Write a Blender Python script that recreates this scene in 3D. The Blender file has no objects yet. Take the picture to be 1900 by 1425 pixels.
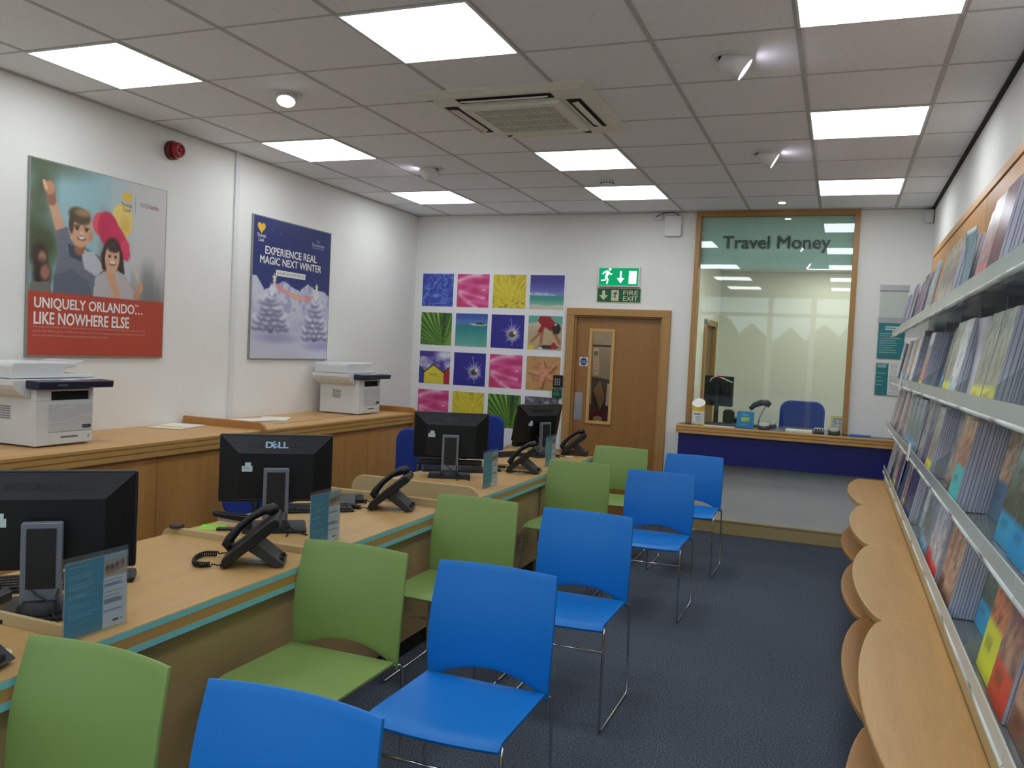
import bpy, math, random
import numpy as np
from mathutils import Matrix, Vector

random.seed(7)
SC = bpy.context.scene
COL = SC.collection
PI = math.pi

# ------------------------------------------------------------------ camera
yaw, pitch, roll, FPX = -0.37134, -0.04036, 0.04716, 1558.75
_f = Vector((math.sin(yaw) * math.cos(pitch), math.cos(yaw) * math.cos(pitch), math.sin(pitch)))
_r0 = Vector((math.cos(yaw), -math.sin(yaw), 0))
_u0 = _r0.cross(_f)
_r = _r0 * math.cos(roll) + _u0 * math.sin(roll)
_u = -_r0 * math.sin(roll) + _u0 * math.cos(roll)
cd = bpy.data.cameras.new('camera')
cam = bpy.data.objects.new('camera', cd)
COL.objects.link(cam)
cd.sensor_width = 36.0
cd.lens = 36.0 * FPX / 1900
cd.clip_start = 0.05
cam.matrix_world = Matrix(((_r.x, _u.x, -_f.x, 0), (_r.y, _u.y, -_f.y, 0), (_r.z, _u.z, -_f.z, 1.6), (0, 0, 0, 1)))
SC.camera = cam

# ------------------------------------------------------------------ world + exposure
SC.view_settings.view_transform = 'Standard'
SC.view_settings.look = 'None'
SC.view_settings.exposure = 0.22
SC.view_settings.gamma = 1.0
SC.view_settings.use_curve_mapping = False
W = bpy.data.worlds.new('sky')
SC.world = W
W.use_nodes = True
_bg = W.node_tree.nodes['Background']
_bg.inputs[0].default_value = (0.72, 0.86, 1.0, 1)
_bg.inputs[1].default_value = 1.35
PANEL_L = 7.4          # ceiling light panels
SPOT_L = 14.0

# ------------------------------------------------------------------ materials
def S(r, g, b):
    def c(x):
        x = x / 255.0
        return x / 12.92 if x <= 0.04045 else ((x + 0.055) / 1.055) ** 2.4
    return (c(r), c(g), c(b), 1.0)

MATS = {}
def nt(name):
    m = bpy.data.materials.new(name)
    m.use_nodes = True
    t = m.node_tree
    return m, t, t.nodes['Principled BSDF']

def pm(name, rgb, rough=0.5, metal=0.0, var=0.06, scale=18.0, bump=0.0, bscale=200.0, spec=0.5, coat=0.0):
    """plain surface with a little procedural variation"""
    if name in MATS: return MATS[name]
    m, t, b = nt(name)
    c = S(*rgb)
    n = t.nodes.new('ShaderNodeTexNoise'); n.inputs['Scale'].default_value = scale; n.inputs['Detail'].default_value = 3
    tc = t.nodes.new('ShaderNodeTexCoord'); t.links.new(tc.outputs['Object'], n.inputs['Vector'])
    r = t.nodes.new('ShaderNodeValToRGB')
    r.color_ramp.elements[0].position = 0.3; r.color_ramp.elements[1].position = 0.7
    r.color_ramp.elements[0].color = tuple(x * (1 - var) for x in c[:3]) + (1,)
    r.color_ramp.elements[1].color = tuple(min(1, x * (1 + var)) for x in c[:3]) + (1,)
    t.links.new(n.outputs['Fac'], r.inputs[0]); t.links.new(r.outputs[0], b.inputs['Base Color'])
    b.inputs['Roughness'].default_value = rough; b.inputs['Metallic'].default_value = metal
    b.inputs['Specular IOR Level'].default_value = spec
    if coat: b.inputs['Coat Weight'].default_value = coat; b.inputs['Coat Roughness'].default_value = 0.15
    if bump:
        n2 = t.nodes.new('ShaderNodeTexNoise'); n2.inputs['Scale'].default_value = bscale
        t.links.new(tc.outputs['Object'], n2.inputs['Vector'])
        bp = t.nodes.new('ShaderNodeBump'); bp.inputs['Strength'].default_value = bump; bp.inputs['Distance'].default_value = 0.003
        t.links.new(n2.outputs['Fac'], bp.inputs['Height']); t.links.new(bp.outputs[0], b.inputs['Normal'])
    MATS[name] = m
    return m

def wood(name, rgb, axis='Y', rough=0.38, contrast=0.16, fine=1.0):
    if name in MATS: return MATS[name]
    m, t, b = nt(name)
    tc = t.nodes.new('ShaderNodeTexCoord'); mp = t.nodes.new('ShaderNodeMapping')
    sc = {'X': (0.7, 9, 9), 'Y': (9, 0.7, 9), 'Z': (9, 9, 0.7)}[axis]
    mp.inputs['Scale'].default_value = sc
    t.links.new(tc.outputs['Object'], mp.inputs['Vector'])
    n = t.nodes.new('ShaderNodeTexNoise'); n.inputs['Scale'].default_value = 1.3; n.inputs['Detail'].default_value = 6; n.inputs['Distortion'].default_value = 0.6
    t.links.new(mp.outputs[0], n.inputs['Vector'])
    mp2 = t.nodes.new('ShaderNodeMapping'); mp2.inputs['Scale'].default_value = tuple(s * 14 * fine for s in sc)
    t.links.new(tc.outputs['Object'], mp2.inputs['Vector'])
    n2 = t.nodes.new('ShaderNodeTexNoise'); n2.inputs['Scale'].default_value = 1.0; n2.inputs['Detail'].default_value = 4
    t.links.new(mp2.outputs[0], n2.inputs['Vector'])
    mx = t.nodes.new('ShaderNodeMath'); mx.operation = 'MULTIPLY_ADD'; mx.inputs[1].default_value = 0.35
    t.links.new(n2.outputs['Fac'], mx.inputs[0])
    m3 = t.nodes.new('ShaderNodeMath'); m3.operation = 'MULTIPLY'; m3.inputs[1].default_value = 0.65
    t.links.new(n.outputs['Fac'], m3.inputs[0]); t.links.new(m3.outputs[0], mx.inputs[2])
    r = t.nodes.new('ShaderNodeValToRGB'); c = S(*rgb)
    r.color_ramp.elements[0].position = 0.35; r.color_ramp.elements[1].position = 0.68
    r.color_ramp.elements[0].color = (c[0] * (1 - contrast), c[1] * (1 - contrast * 1.25), c[2] * (1 - contrast * 1.5), 1)
    r.color_ramp.elements[1].color = (min(1, c[0] * (1 + contrast)), min(1, c[1] * (1 + contrast)), min(1, c[2] * (1 + contrast)), 1)
    t.links.new(mx.outputs[0], r.inputs[0]); t.links.new(r.outputs[0], b.inputs['Base Color'])
    b.inputs['Roughness'].default_value = rough
    MATS[name] = m
    return m

def emit(name, rgb, strength):
    if name in MATS: return MATS[name]
    m = bpy.data.materials.new(name); m.use_nodes = True; t = m.node_tree
    t.nodes.clear()
    o = t.nodes.new('ShaderNodeOutputMaterial'); e = t.nodes.new('ShaderNodeEmission')
    e.inputs[0].default_value = S(*rgb); e.inputs[1].default_value = strength
    t.links.new(e.outputs[0], o.inputs[0])
    MATS[name] = m
    return m

def clear(name, tint, refl_ior=1.5, body=0.0, body_rgb=(200, 210, 205), rough=0.02):
    """glass or acrylic sheet: tinted transparency + fresnel reflection + a little milky body"""
    if name in MATS: return MATS[name]
    m = bpy.data.materials.new(name); m.use_nodes = True; t = m.node_tree
    t.nodes.clear()
    o = t.nodes.new('ShaderNodeOutputMaterial')
    tr = t.nodes.new('ShaderNodeBsdfTransparent'); tr.inputs[0].default_value = tint + (1,)
    gl = t.nodes.new('ShaderNodeBsdfGlossy'); gl.inputs['Roughness'].default_value = rough
    fr0 = t.nodes.new('ShaderNodeFresnel'); fr0.inputs[0].default_value = refl_ior
    ge = t.nodes.new('ShaderNodeNewGeometry'); fr = t.nodes.new('ShaderNodeMath'); fr.operation = 'MULTIPLY'
    inv = t.nodes.new('ShaderNodeMath'); inv.operation = 'SUBTRACT'; inv.inputs[0].default_value = 1.0
    t.links.new(ge.outputs['Backfacing'], inv.inputs[1]); t.links.new(fr0.outputs[0], fr.inputs[0]); t.links.new(inv.outputs[0], fr.inputs[1])
    mx = t.nodes.new('ShaderNodeMixShader')
    src = tr.outputs[0]
    if body:
        df = t.nodes.new('ShaderNodeBsdfDiffuse'); df.inputs[0].default_value = S(*body_rgb)
        m2 = t.nodes.new('ShaderNodeMixShader'); m2.inputs[0].default_value = body
        t.links.new(tr.outputs[0], m2.inputs[1]); t.links.new(df.outputs[0], m2.inputs[2]); src = m2.outputs[0]
    t.links.new(fr.outputs[0], mx.inputs[0]); t.links.new(src, mx.inputs[1]); t.links.new(gl.outputs[0], mx.inputs[2])
    t.links.new(mx.outputs[0], o.inputs[0])
    MATS[name] = m
    return m

def printed(name='printed_picture', rough=0.4, spec=0.4):
    if name in MATS: return MATS[name]
    m, t, b = nt(name)
    a = t.nodes.new('ShaderNodeVertexColor'); a.layer_name = 'ink'
    t.links.new(a.outputs[0], b.inputs['Base Color'])
    b.inputs['Roughness'].default_value = rough; b.inputs['Specular IOR Level'].default_value = spec
    MATS[name] = m
    return m

# ------------------------------------------------------------------ mesh builder
_TXT = {}
def text_geo(s, size, bold=0.0, align='CENTER', space=1.0):
    k = (s, bold, align, space)
    if k not in _TXT:
        cu = bpy.data.curves.new('t', 'FONT'); cu.body = s; cu.size = 1.0; cu.offset = bold; cu.align_x = align
        cu.resolution_u = 3; cu.space_character = space
        ob = bpy.data.objects.new('t', cu)
        me = bpy.data.meshes.new_from_object(ob)
        _TXT[k] = ([tuple(v.co) for v in me.vertices], [tuple(p.vertices) for p in me.polygons])
        bpy.data.objects.remove(ob); bpy.data.curves.remove(cu); bpy.data.meshes.remove(me)
    v, f = _TXT[k]
    return [(a * size, b * size, 0) for a, b, c in v], f

class MB:
    def __init__(s):
        s.v = []; s.f = []; s.m = []; s.s = []; s.M = Matrix.Identity(4)
    def at(s, x=0, y=0, z=0, rz=0, rx=0, ry=0):
        s.M = Matrix.Translation((x, y, z)) @ Matrix.Rotation(rz, 4, 'Z') @ Matrix.Rotation(ry, 4, 'Y') @ Matrix.Rotation(rx, 4, 'X')
        return s
    def add(s, vs, fs, mat=0, sm=False):
        o = len(s.v)
        s.v += [tuple(s.M @ Vector(p)) for p in vs]
        for f in fs:
            s.f.append(tuple(i + o for i in f)); s.m.append(mat); s.s.append(sm)
        return s
    def box(s, x0, x1, y0, y1, z0, z1, mat=0):
        vs = [(x0, y0, z0), (x1, y0, z0), (x1, y1, z0), (x0, y1, z0), (x0, y0, z1), (x1, y0, z1), (x1, y1, z1), (x0, y1, z1)]
        return s.add(vs, [(0, 3, 2, 1), (4, 5, 6, 7), (0, 1, 5, 4), (1, 2, 6, 5), (2, 3, 7, 6), (3, 0, 4, 7)], mat)
    def hexa(s, bot, top, mat=0):
        return s.add(list(bot) + list(top), [(0, 3, 2, 1), (4, 5, 6, 7), (0, 1, 5, 4), (1, 2, 6, 5), (2, 3, 7, 6), (3, 0, 4, 7)], mat)
    def prism(s, poly, a, b, axis='Z', mat=0, sm=False):
        """poly in the two other axes, extruded a..b along axis"""
        n = len(poly)
        def P(p, h):
            return {'Z': (p[0], p[1], h), 'Y': (p[0], h, p[1]), 'X': (h, p[0], p[1])}[axis]
        vs = [P(p, a) for p in poly] + [P(p, b) for p in poly]
        fs = [tuple(range(n - 1, -1, -1)), tuple(range(n, 2 * n))]
        s.add(vs, fs, mat)
        o = len(s.v) - 2 * n
        for i in range(n):
            j = (i + 1) % n
            s.f.append((o + i, o + j, o + n + j, o + n + i)); s.m.append(mat); s.s.append(sm)
        return s
    def cyl(s, p0, p1, r, mat=0, n=20, r2=None):
        p0 = Vector(p0); p1 = Vector(p1); d = (p1 - p0).normalized()
        a = Vector((1, 0, 0)) if abs(d.x) < .9 else Vector((0, 1, 0))
        e1 = d.cross(a).normalized(); e2 = d.cross(e1)
        r2 = r if r2 is None else r2
        vs = []
        for p, rr in ((p0, r), (p1, r2)):
            for i in range(n):
                t = 2 * PI * i / n
                vs.append(tuple(p + e1 * rr * math.cos(t) + e2 * rr * math.sin(t)))
        s.add(vs, [(i, (i + 1) % n, n + (i + 1) % n, n + i) for i in range(n)], mat, True)
        o = len(s.v) - 2 * n
        s.f += [tuple(o + i for i in range(n - 1, -1, -1)), tuple(o + n + i for i in range(n))]
        s.m += [mat, mat]; s.s += [False, False]
        return s
    def tube(s, path, r, mat=0, n=8, closed=False):
        pts = [Vector(p) for p in path]; N = len(pts); vs = []
        prev = None
        for i, p in enumerate(pts):
            if closed: t = (pts[(i + 1) % N] - pts[i - 1])
            else: t = (pts[min(i + 1, N - 1)] - pts[max(i - 1, 0)])
            t.normalize()
            if prev is None:
                a = Vector((0, 0, 1)) if abs(t.z) < .9 else Vector((1, 0, 0))
                e1 = t.cross(a).normalized()
            else:
                e1 = (prev - t * prev.dot(t)).normalized()
            prev = e1; e2 = t.cross(e1)
            rr = r[i] if isinstance(r, (list, tuple)) else r
            for k in range(n):
                q = 2 * PI * k / n
                vs.append(tuple(p + e1 * rr * math.cos(q) + e2 * rr * math.sin(q)))
        fs = []
        for i in range(N if closed else N - 1):
            a = i * n; b = ((i + 1) % N) * n
            fs += [(a + k, a + (k + 1) % n, b + (k + 1) % n, b + k) for k in range(n)]
        s.add(vs, fs, mat, True)
        if not closed:
            o = len(s.v) - N * n
            s.f += [tuple(o + k for k in range(n - 1, -1, -1)), tuple(o + (N - 1) * n + k for k in range(n))]
            s.m += [mat, mat]; s.s += [False, False]
        return s
    def lathe(s, prof, c=(0, 0, 0), mat=0, n=28, sm=True):
        vs = []
        for r, z in prof:
            for k in range(n):
                q = 2 * PI * k / n
                vs.append((c[0] + r * math.cos(q), c[1] + r * math.sin(q), c[2] + z))
        fs = []
        for i in range(len(prof) - 1):
            fs += [(i * n + k, i * n + (k + 1) % n, (i + 1) * n + (k + 1) % n, (i + 1) * n + k) for k in range(n)]
        fs2 = [tuple(range(n - 1, -1, -1)), tuple((len(prof) - 1) * n + k for k in range(n))]
        s.add(vs, fs, mat, sm)
        o = len(s.v) - len(vs)
        for f in fs2: s.f.append(tuple(o + i for i in f)); s.m.append(mat); s.s.append(False)
        return s
    def shell(s, fn, nu, nv, th, mat=0):
        """thin curved sheet: fn(u,v)->point; closed on all sides"""
        P = [[Vector(fn(i / nu, j / nv)) for j in range(nv + 1)] for i in range(nu + 1)]
        N = [[None] * (nv + 1) for _ in range(nu + 1)]
        for i in range(nu + 1):
            for j in range(nv + 1):
                du = P[min(i + 1, nu)][j] - P[max(i - 1, 0)][j]; dv = P[i][min(j + 1, nv)] - P[i][max(j - 1, 0)]
                N[i][j] = du.cross(dv).normalized()
        vs = []; k = (nv + 1)
        for i in range(nu + 1):
            for j in range(nv + 1): vs.append(tuple(P[i][j] + N[i][j] * th / 2))
        for i in range(nu + 1):
            for j in range(nv + 1): vs.append(tuple(P[i][j] - N[i][j] * th / 2))
        o = (nu + 1) * k; fs = []
        for i in range(nu):
            for j in range(nv):
                a = i * k + j
                fs.append((a, a + k, a + k + 1, a + 1)); fs.append((o + a, o + a + 1, o + a + k + 1, o + a + k))
        s.add(vs, fs, mat, True)
        b = len(s.v) - len(vs)
        rim = [i * k for i in range(nu + 1)] + [nu * k + j for j in range(1, nv + 1)] + [i * k + nv for i in range(nu - 1, -1, -1)] + [j for j in range(nv - 1, 0, -1)]
        for q in range(len(rim)):
            a, c = rim[q], rim[(q + 1) % len(rim)]
            s.f.append((b + a, b + o + a, b + o + c, b + c)); s.m.append(mat); s.s.append(False)
        return s
    def text(s, st, size, x=0, y=0, z=0, mat=0, bold=0.0, align='CENTER', M=None, sx=1.0):
        v, f = text_geo(st, size, 0.0, align)
        keep = s.M
        offs = [(0, 0)] if not bold else [(bold * a, bold * c) for a, c in ((-1, 0), (1, 0), (0, -.7), (0, .7), (-.7, .7), (.7, .7), (-.7, -.7), (.7, -.7))]
        for i, (dx, dy) in enumerate(offs):
            s.M = keep @ Matrix.Translation((x, y, z)) @ (M or Matrix.Identity(4)) @ Matrix.Translation((dx * size * sx, dy * size, i * 1.5e-5)) @ Matrix.Diagonal((sx, 1, 1, 1))
            s.add(v, f, mat)
        s.M = keep
        return s
    def fit_text(s, st, a0, a1, b0, b1, mat, M, bold=0.0, off=(0, 0, 0)):
        """text stretched to fill a0..a1 along its line and b0..b1 in height, in the plane given by M"""
        v, f = text_geo(st, 1.0, 0.0, 'LEFT')
        x0 = min(p[0] for p in v); x1 = max(p[0] for p in v); y0 = min(p[1] for p in v); y1 = max(p[1] for p in v)
        kx = (a1 - a0) / (x1 - x0); ky = (b1 - b0) / (y1 - y0)
        keep = s.M
        offs = [(0, 0)] if not bold else [(bold * a, bold * c) for a, c in ((-1, 0), (1, 0), (0, -.7), (0, .7), (-.7, .7), (.7, .7), (-.7, -.7), (.7, -.7))]
        for i, (dx, dy) in enumerate(offs):
            s.M = keep @ Matrix.Translation(off) @ M @ Matrix.Translation((a0 - x0 * kx + dx * ky, b0 - y0 * ky + dy * ky, i * 1.5e-5)) @ Matrix.Diagonal((kx, ky, 1, 1))
            s.add(v, f, mat)
        s.M = keep
        return s
    def build(s, name, mats, parent=None, bevel=0.0, seg=2, loc=None):
        me = bpy.data.meshes.new(name)
        me.from_pydata(s.v, [], s.f)
        if not isinstance(mats, (list, tuple)): mats = [mats]
        for m in mats: me.materials.append(m)
        me.polygons.foreach_set('material_index', s.m)
        me.polygons.foreach_set('use_smooth', s.s)
        me.update()
        o = bpy.data.objects.new(name, me)
        COL.objects.link(o)
        if parent: o.parent = parent
        if loc: o.location = loc
        if bevel:
            b = o.modifiers.new('edge', 'BEVEL'); b.width = bevel; b.segments = seg; b.limit_method = 'ANGLE'; b.angle_limit = 0.6
            b.harden_normals = False
        return o

def tag(o, label=None, cat=None, group=None, kind=None):
    if label: o['label'] = label
    if cat: o['category'] = cat
    if group: o['group'] = group
    if kind: o['kind'] = kind
    return o
def thing(name, label, cat, loc=(0, 0, 0), rz=0.0, group=None):
    o = bpy.data.objects.new(name, None); COL.objects.link(o)
    o.empty_display_size = 0.05
    o.location = loc; o.rotation_euler = (0, 0, rz)
    return tag(o, label, cat, group)
def struct(name, mb, mats, parent=None, bevel=0.0):
    o = mb.build(name, mats, parent, bevel)
    if parent is None: o['kind'] = 'structure'
    return o
def sempty(name, loc=(0, 0, 0)):
    o = bpy.data.objects.new(name, None); COL.objects.link(o); o.location = loc; o['kind'] = 'structure'; return o
def dup(root, loc=None, rz=None, label=None, group=None):
    r = root.copy(); COL.objects.link(r)
    if loc: r.location = loc
    if rz is not None: r.rotation_euler = (0, 0, rz)
    if label: r['label'] = label
    if group: r['group'] = group
    for ch in root.children:
        c = ch.copy(); COL.objects.link(c); c.parent = r
        for g in ch.children:
            d = g.copy(); COL.objects.link(d); d.parent = c
    return r
def relabel(o, names):
    pass

def rrect(x0, x1, y0, y1, r, n=5):
    out = []
    for cx, cy, a in ((x1 - r, y1 - r, 0), (x0 + r, y1 - r, 90), (x0 + r, y0 + r, 180), (x1 - r, y0 + r, 270)):
        for i in range(n + 1):
            t = math.radians(a + 90 * i / n); out.append((cx + r * math.cos(t), cy + r * math.sin(t)))
    return out
def disc(cx, cy, r, n=28, ry=None):
    return [(cx + r * math.cos(2 * PI * i / n), cy + (ry or r) * math.sin(2 * PI * i / n)) for i in range(n)]

# flat art: coloured grid
def lin(a):
    a = np.clip(a, 0, 1)
    return np.where(a <= 0.04045, a / 12.92, ((a + 0.055) / 1.055) ** 2.4)
def art(name, fn, place, nx, ny, parent=None, mat=None, aspect=1.0):
    """place(u,v)->point for the printed sheet; fn(U,V)->rgb 0..255"""
    u, v = np.meshgrid(np.linspace(0, 1, nx + 1), np.linspace(0, 1, ny + 1))
    rgb = np.stack([np.broadcast_to(np.asarray(c, float), u.shape) for c in fn(u, v)], -1) / 255.0
    colr = np.concatenate([lin(rgb).reshape(-1, 3), np.ones((u.size, 1))], 1)
    vs = [place(a, b) for a, b in zip(u.ravel(), v.ravel())]
    fs = []
    for j in range(ny):
        for i in range(nx):
            a = j * (nx + 1) + i
            fs.append((a, a + 1, a + nx + 2, a + nx + 1))
    me = bpy.data.meshes.new(name); me.from_pydata(vs, [], fs)
    at = me.color_attributes.new('ink', 'FLOAT_COLOR', 'POINT')
    at.data.foreach_set('color', colr.ravel().astype(np.float32))
    me.materials.append(mat or printed())
    me.update()
    o = bpy.data.objects.new(name, me); COL.objects.link(o)
    if parent: o.parent = parent
    return o
_ng = np.random.default_rng(3)
_NT = _ng.random((64, 64))
def vnoise(u, v, s, seed=0):
    x = np.asarray(u) * s + seed * 7.31; y = np.asarray(v) * s + seed * 3.77
    xi = np.floor(x).astype(int); yi = np.floor(y).astype(int); fx = x - xi; fy = y - yi
    fx = fx * fx * (3 - 2 * fx); fy = fy * fy * (3 - 2 * fy)
    g = lambda a, b: _NT[a % 64, b % 64]
    return (g(xi, yi) * (1 - fx) + g(xi + 1, yi) * fx) * (1 - fy) + (g(xi, yi + 1) * (1 - fx) + g(xi + 1, yi + 1) * fx) * fy
def fbm(u, v, s, seed=0):
    return vnoise(u, v, s, seed) * .55 + vnoise(u, v, s * 2.1, seed + 1) * .3 + vnoise(u, v, s * 4.3, seed + 2) * .15
class Ink:
    def __init__(s, u, v, rgb): s.u = u; s.v = v; s.c = [np.full(u.shape, float(x)) for x in rgb]
    def mix(s, m, rgb):
        m = np.clip(m, 0, 1)
        for i in range(3): s.c[i] = s.c[i] * (1 - m) + np.asarray(rgb[i], float) * m
        return s
    def ell(s, cx, cy, rx, ry, rgb, soft=.15, ang=0.0, a=1.0):
        ca, sa = math.cos(ang), math.sin(ang)
        x = (s.u - cx); y = (s.v - cy)
        d = np.sqrt(((x * ca + y * sa) / rx) ** 2 + ((-x * sa + y * ca) / ry) ** 2)
        return s.mix(np.clip((1 + soft - d) / (2 * soft + 1e-6), 0, 1) * a, rgb)
    def poly(s, pts, rgb, a=1.0):
        x, y = s.u, s.v; ins = np.zeros(x.shape, bool); n = len(pts)
        for i in range(n):
            x1, y1 = pts[i]; x2, y2 = pts[(i + 1) % n]
            if y1 == y2: continue
            c = ((y1 > y) != (y2 > y)) & (x < (x2 - x1) * (y - y1) / (y2 - y1) + x1)
            ins ^= c
        return s.mix(ins * a, rgb)
    def soft(s, a, b, w0, w1, rgb, al=1.0):
        ax, ay = a; bx, by = b; dx, dy = bx - ax, by - ay; L = dx * dx + dy * dy
        t = np.clip(((s.u - ax) * dx + (s.v - ay) * dy) / L, 0, 1)
        uu = s.u + .05 * np.sin(t * 3.0); d = np.hypot(uu - ax - t * dx, s.v - ay - t * dy); w = w0 + (w1 - w0) * t
        return s.mix(np.exp(-(d / w) ** 2) * al * np.clip(t * 12 + .3, 0, 1), rgb)
    def line(s, a, b, w0, w1, rgb, al=1.0):
        ax, ay = a; bx, by = b; dx, dy = bx - ax, by - ay; L = dx * dx + dy * dy
        t = np.clip(((s.u - ax) * dx + (s.v - ay) * dy) / L, 0, 1)
        d = np.hypot(s.u - ax - t * dx, s.v - ay - t * dy); w = w0 + (w1 - w0) * t
        return s.mix(np.clip((w - d) / (w * .35) + .5, 0, 1) * al, rgb)

# common materials
M_wall = pm('white_wall_paint', (232, 231, 226), 0.75, var=0.015, scale=3)
M_ceil = pm('ceiling_tile', (240, 241, 243), 0.9, var=0.03, scale=60, bump=0.15, bscale=120)
M_grid = pm('ceiling_grid_tee', (186, 185, 182), 0.6, var=0.02)
M_gap = pm('shadow_gap', (38, 38, 38), 0.9)
M_white = pm('white_plastic', (222, 223, 222), 0.4, var=0.02)
M_offw = pm('ivory_plastic', (228, 227, 214), 0.45, var=0.02)
M_black = pm('black_plastic', (15, 16, 18), 0.38, var=0.1)
M_blackm = pm('matt_black_plastic', (20, 21, 24), 0.55, var=0.1)
M_dark = pm('dark_recess', (12, 12, 13), 0.8)
M_silver = pm('silver_plastic', (118, 124, 136), 0.4, metal=0.3, var=0.03)
M_chrome = pm('chrome', (205, 207, 210), 0.12, metal=1.0, var=0.02)
M_alu = pm('brushed_aluminium', (176, 178, 182), 0.35, metal=0.85, var=0.04)
M_paper = pm('paper', (226, 226, 222), 0.8, var=0.015)
M_grey = pm('grey_text', (110, 112, 118), 0.8)
M_navytxt = pm('navy_ink', (28, 34, 74), 0.6)
M_teal = pm('teal_print', (36, 124, 150), 0.4, var=0.03)
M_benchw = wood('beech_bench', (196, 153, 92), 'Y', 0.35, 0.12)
M_deskw = wood('beech_desktop', (190, 153, 97), 'Y', 0.42, 0.07)
M_doorw = wood('oak_door', (152, 108, 58), 'Z', 0.4, 0.1)
M_framew = wood('oak_frame', (172, 130, 76), 'Z', 0.42, 0.1)
M_framex = wood('oak_frame_horizontal', (172, 130, 76), 'X', 0.42, 0.1)
M_cabw = wood('beech_cabinet_front', (190, 140, 76), 'Z', 0.4, 0.12)
M_cabt = wood('beech_cabinet_top', (200, 156, 98), 'Y', 0.4, 0.1)
M_edgew = wood('beech_edge', (190, 150, 86), 'Y', 0.4, 0.1)
M_pale = wood('pale_maple_panel', (188, 166, 122), 'X', 0.5, 0.05)
M_panelw = wood('beech_wall_panel', (205, 150, 88), 'Z', 0.4, 0.09)
M_glass = clear('window_glass', (0.95, 0.98, 0.96), 1.5)
M_cglass = clear('counter_glass', (0.96, 0.98, 0.96), 2.1)
M_acr = clear('clear_acrylic', (0.93, 0.95, 0.94), 1.45, body=0.06)
M_lip = clear('frosted_acrylic_edge', (0.8, 0.84, 0.82), 1.4, body=0.82, body_rgb=(232, 238, 232), rough=0.2)

# ================================================================== SETTING
XL, XR, YB, YF, H = -4.22, 0.66, 7.90, -1.5, 2.96

def carpet():
    m, t, b = nt('navy_carpet')
    tc = t.nodes.new('ShaderNodeTexCoord')
    n = t.nodes.new('ShaderNodeTexNoise'); n.inputs['Scale'].default_value = 160; n.inputs['Detail'].default_value = 2
    n3 = t.nodes.new('ShaderNodeTexNoise'); n3.inputs['Scale'].default_value = 1.2
    for q in (n, n3): t.links.new(tc.outputs['Object'], q.inputs['Vector'])
    r = t.nodes.new('ShaderNodeValToRGB')
    r.color_ramp.elements[0].position = .35; r.color_ramp.elements[1].position = .72
    r.color_ramp.elements[0].color = S(50, 57, 68); r.color_ramp.elements[1].color = S(122, 130, 144)
    mx = t.nodes.new('ShaderNodeMixRGB'); mx.blend_type = 'MULTIPLY'; mx.inputs[0].default_value = .25
    t.links.new(n.outputs['Fac'], r.inputs[0]); t.links.new(r.outputs[0], mx.inputs[1]); t.links.new(n3.outputs['Fac'], mx.inputs[2])
    t.links.new(mx.outputs[0], b.inputs['Base Color'])
    b.inputs['Roughness'].default_value = .95; b.inputs['Specular IOR Level'].default_value = .1
    bp = t.nodes.new('ShaderNodeBump'); bp.inputs['Strength'].default_value = .5; bp.inputs['Distance'].default_value = .004
    t.links.new(n.outputs['Fac'], bp.inputs['Height']); t.links.new(bp.outputs[0], b.inputs['Normal'])
    return m
M_carpet = carpet()
struct('floor', MB().box(XL - .1, XR + .1, YF - .1, YB + .05, -.1, 0), M_carpet)
struct('wall_left', MB().box(XL - .1, XL, YF - .1, YB + .1, 0, H + .05), M_wall)
struct('wall_right', MB().box(XR, XR + .1, YF - .1, YB, 0, H + .05), M_wall)
DX0, DX1, DZ = -2.475, -1.555, 2.0
WX0, WX1, WZ0, WZ1 = -1.305, 0.075, 1.0, 2.945
b = MB()
for x0, x1, z0, z1 in ((XL, DX0, 0, H), (DX0, DX1, DZ, H), (DX1, WX0, 0, H), (WX0, WX1, 0, WZ0 - .03), (WX0, WX1, WZ1, H), (WX1, XR + .1, 0, H)):
    b.box(x0, x1, YB, YB + .1, z0, z1)
struct('wall_back', b, M_wall)
# ceiling with lay-in grid
GX0, GY0 = -3.842, 3.0186
struct('ceiling', MB().box(XL, XR, YF, YB, H, H + .05), M_ceil)
b = MB()
k = -12
for i in range(-1, 9):
    x = GX0 + .6 * i
    if XL < x < XR: b.box(x - .011, x + .011, YF, YB, H - .003, H)
for j in range(-8, 9):
    y = GY0 + .6 * j
    if YF < y < YB: b.box(XL, XR, y - .006, y + .006, H - .0022, H)
struct('trim_1', b, M_grid)
b = MB().box(XR - .022, XR, YF, YB, H - .012, H)
struct('trim_2', b, M_gap)
struct('trim_3', MB().box(XL, XL + .012, YF, YB, H - .01, H).box(XL, XR, YB - .01, YB, H - .008, H), M_grid)
struct('trim_4', MB().box(XL, XL + .016, 5.03, 5.075, .99, H), M_white)
# skirting on the back wall beneath the counter and by the door
b = MB()
b.box(DX1 + .05, XR, YB - .018, YB, 0, .115).box(DX1 + .05, XR, YB - .026, YB, .115, .13)
struct('baseboard_back', b, wood('olive_skirting', (186, 166, 116), 'X', .45, .08), bevel=.003)
struct('baseboard_left', MB().box(XL, XL + .018, 6.76, YB, 0, .12), M_framew)
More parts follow.
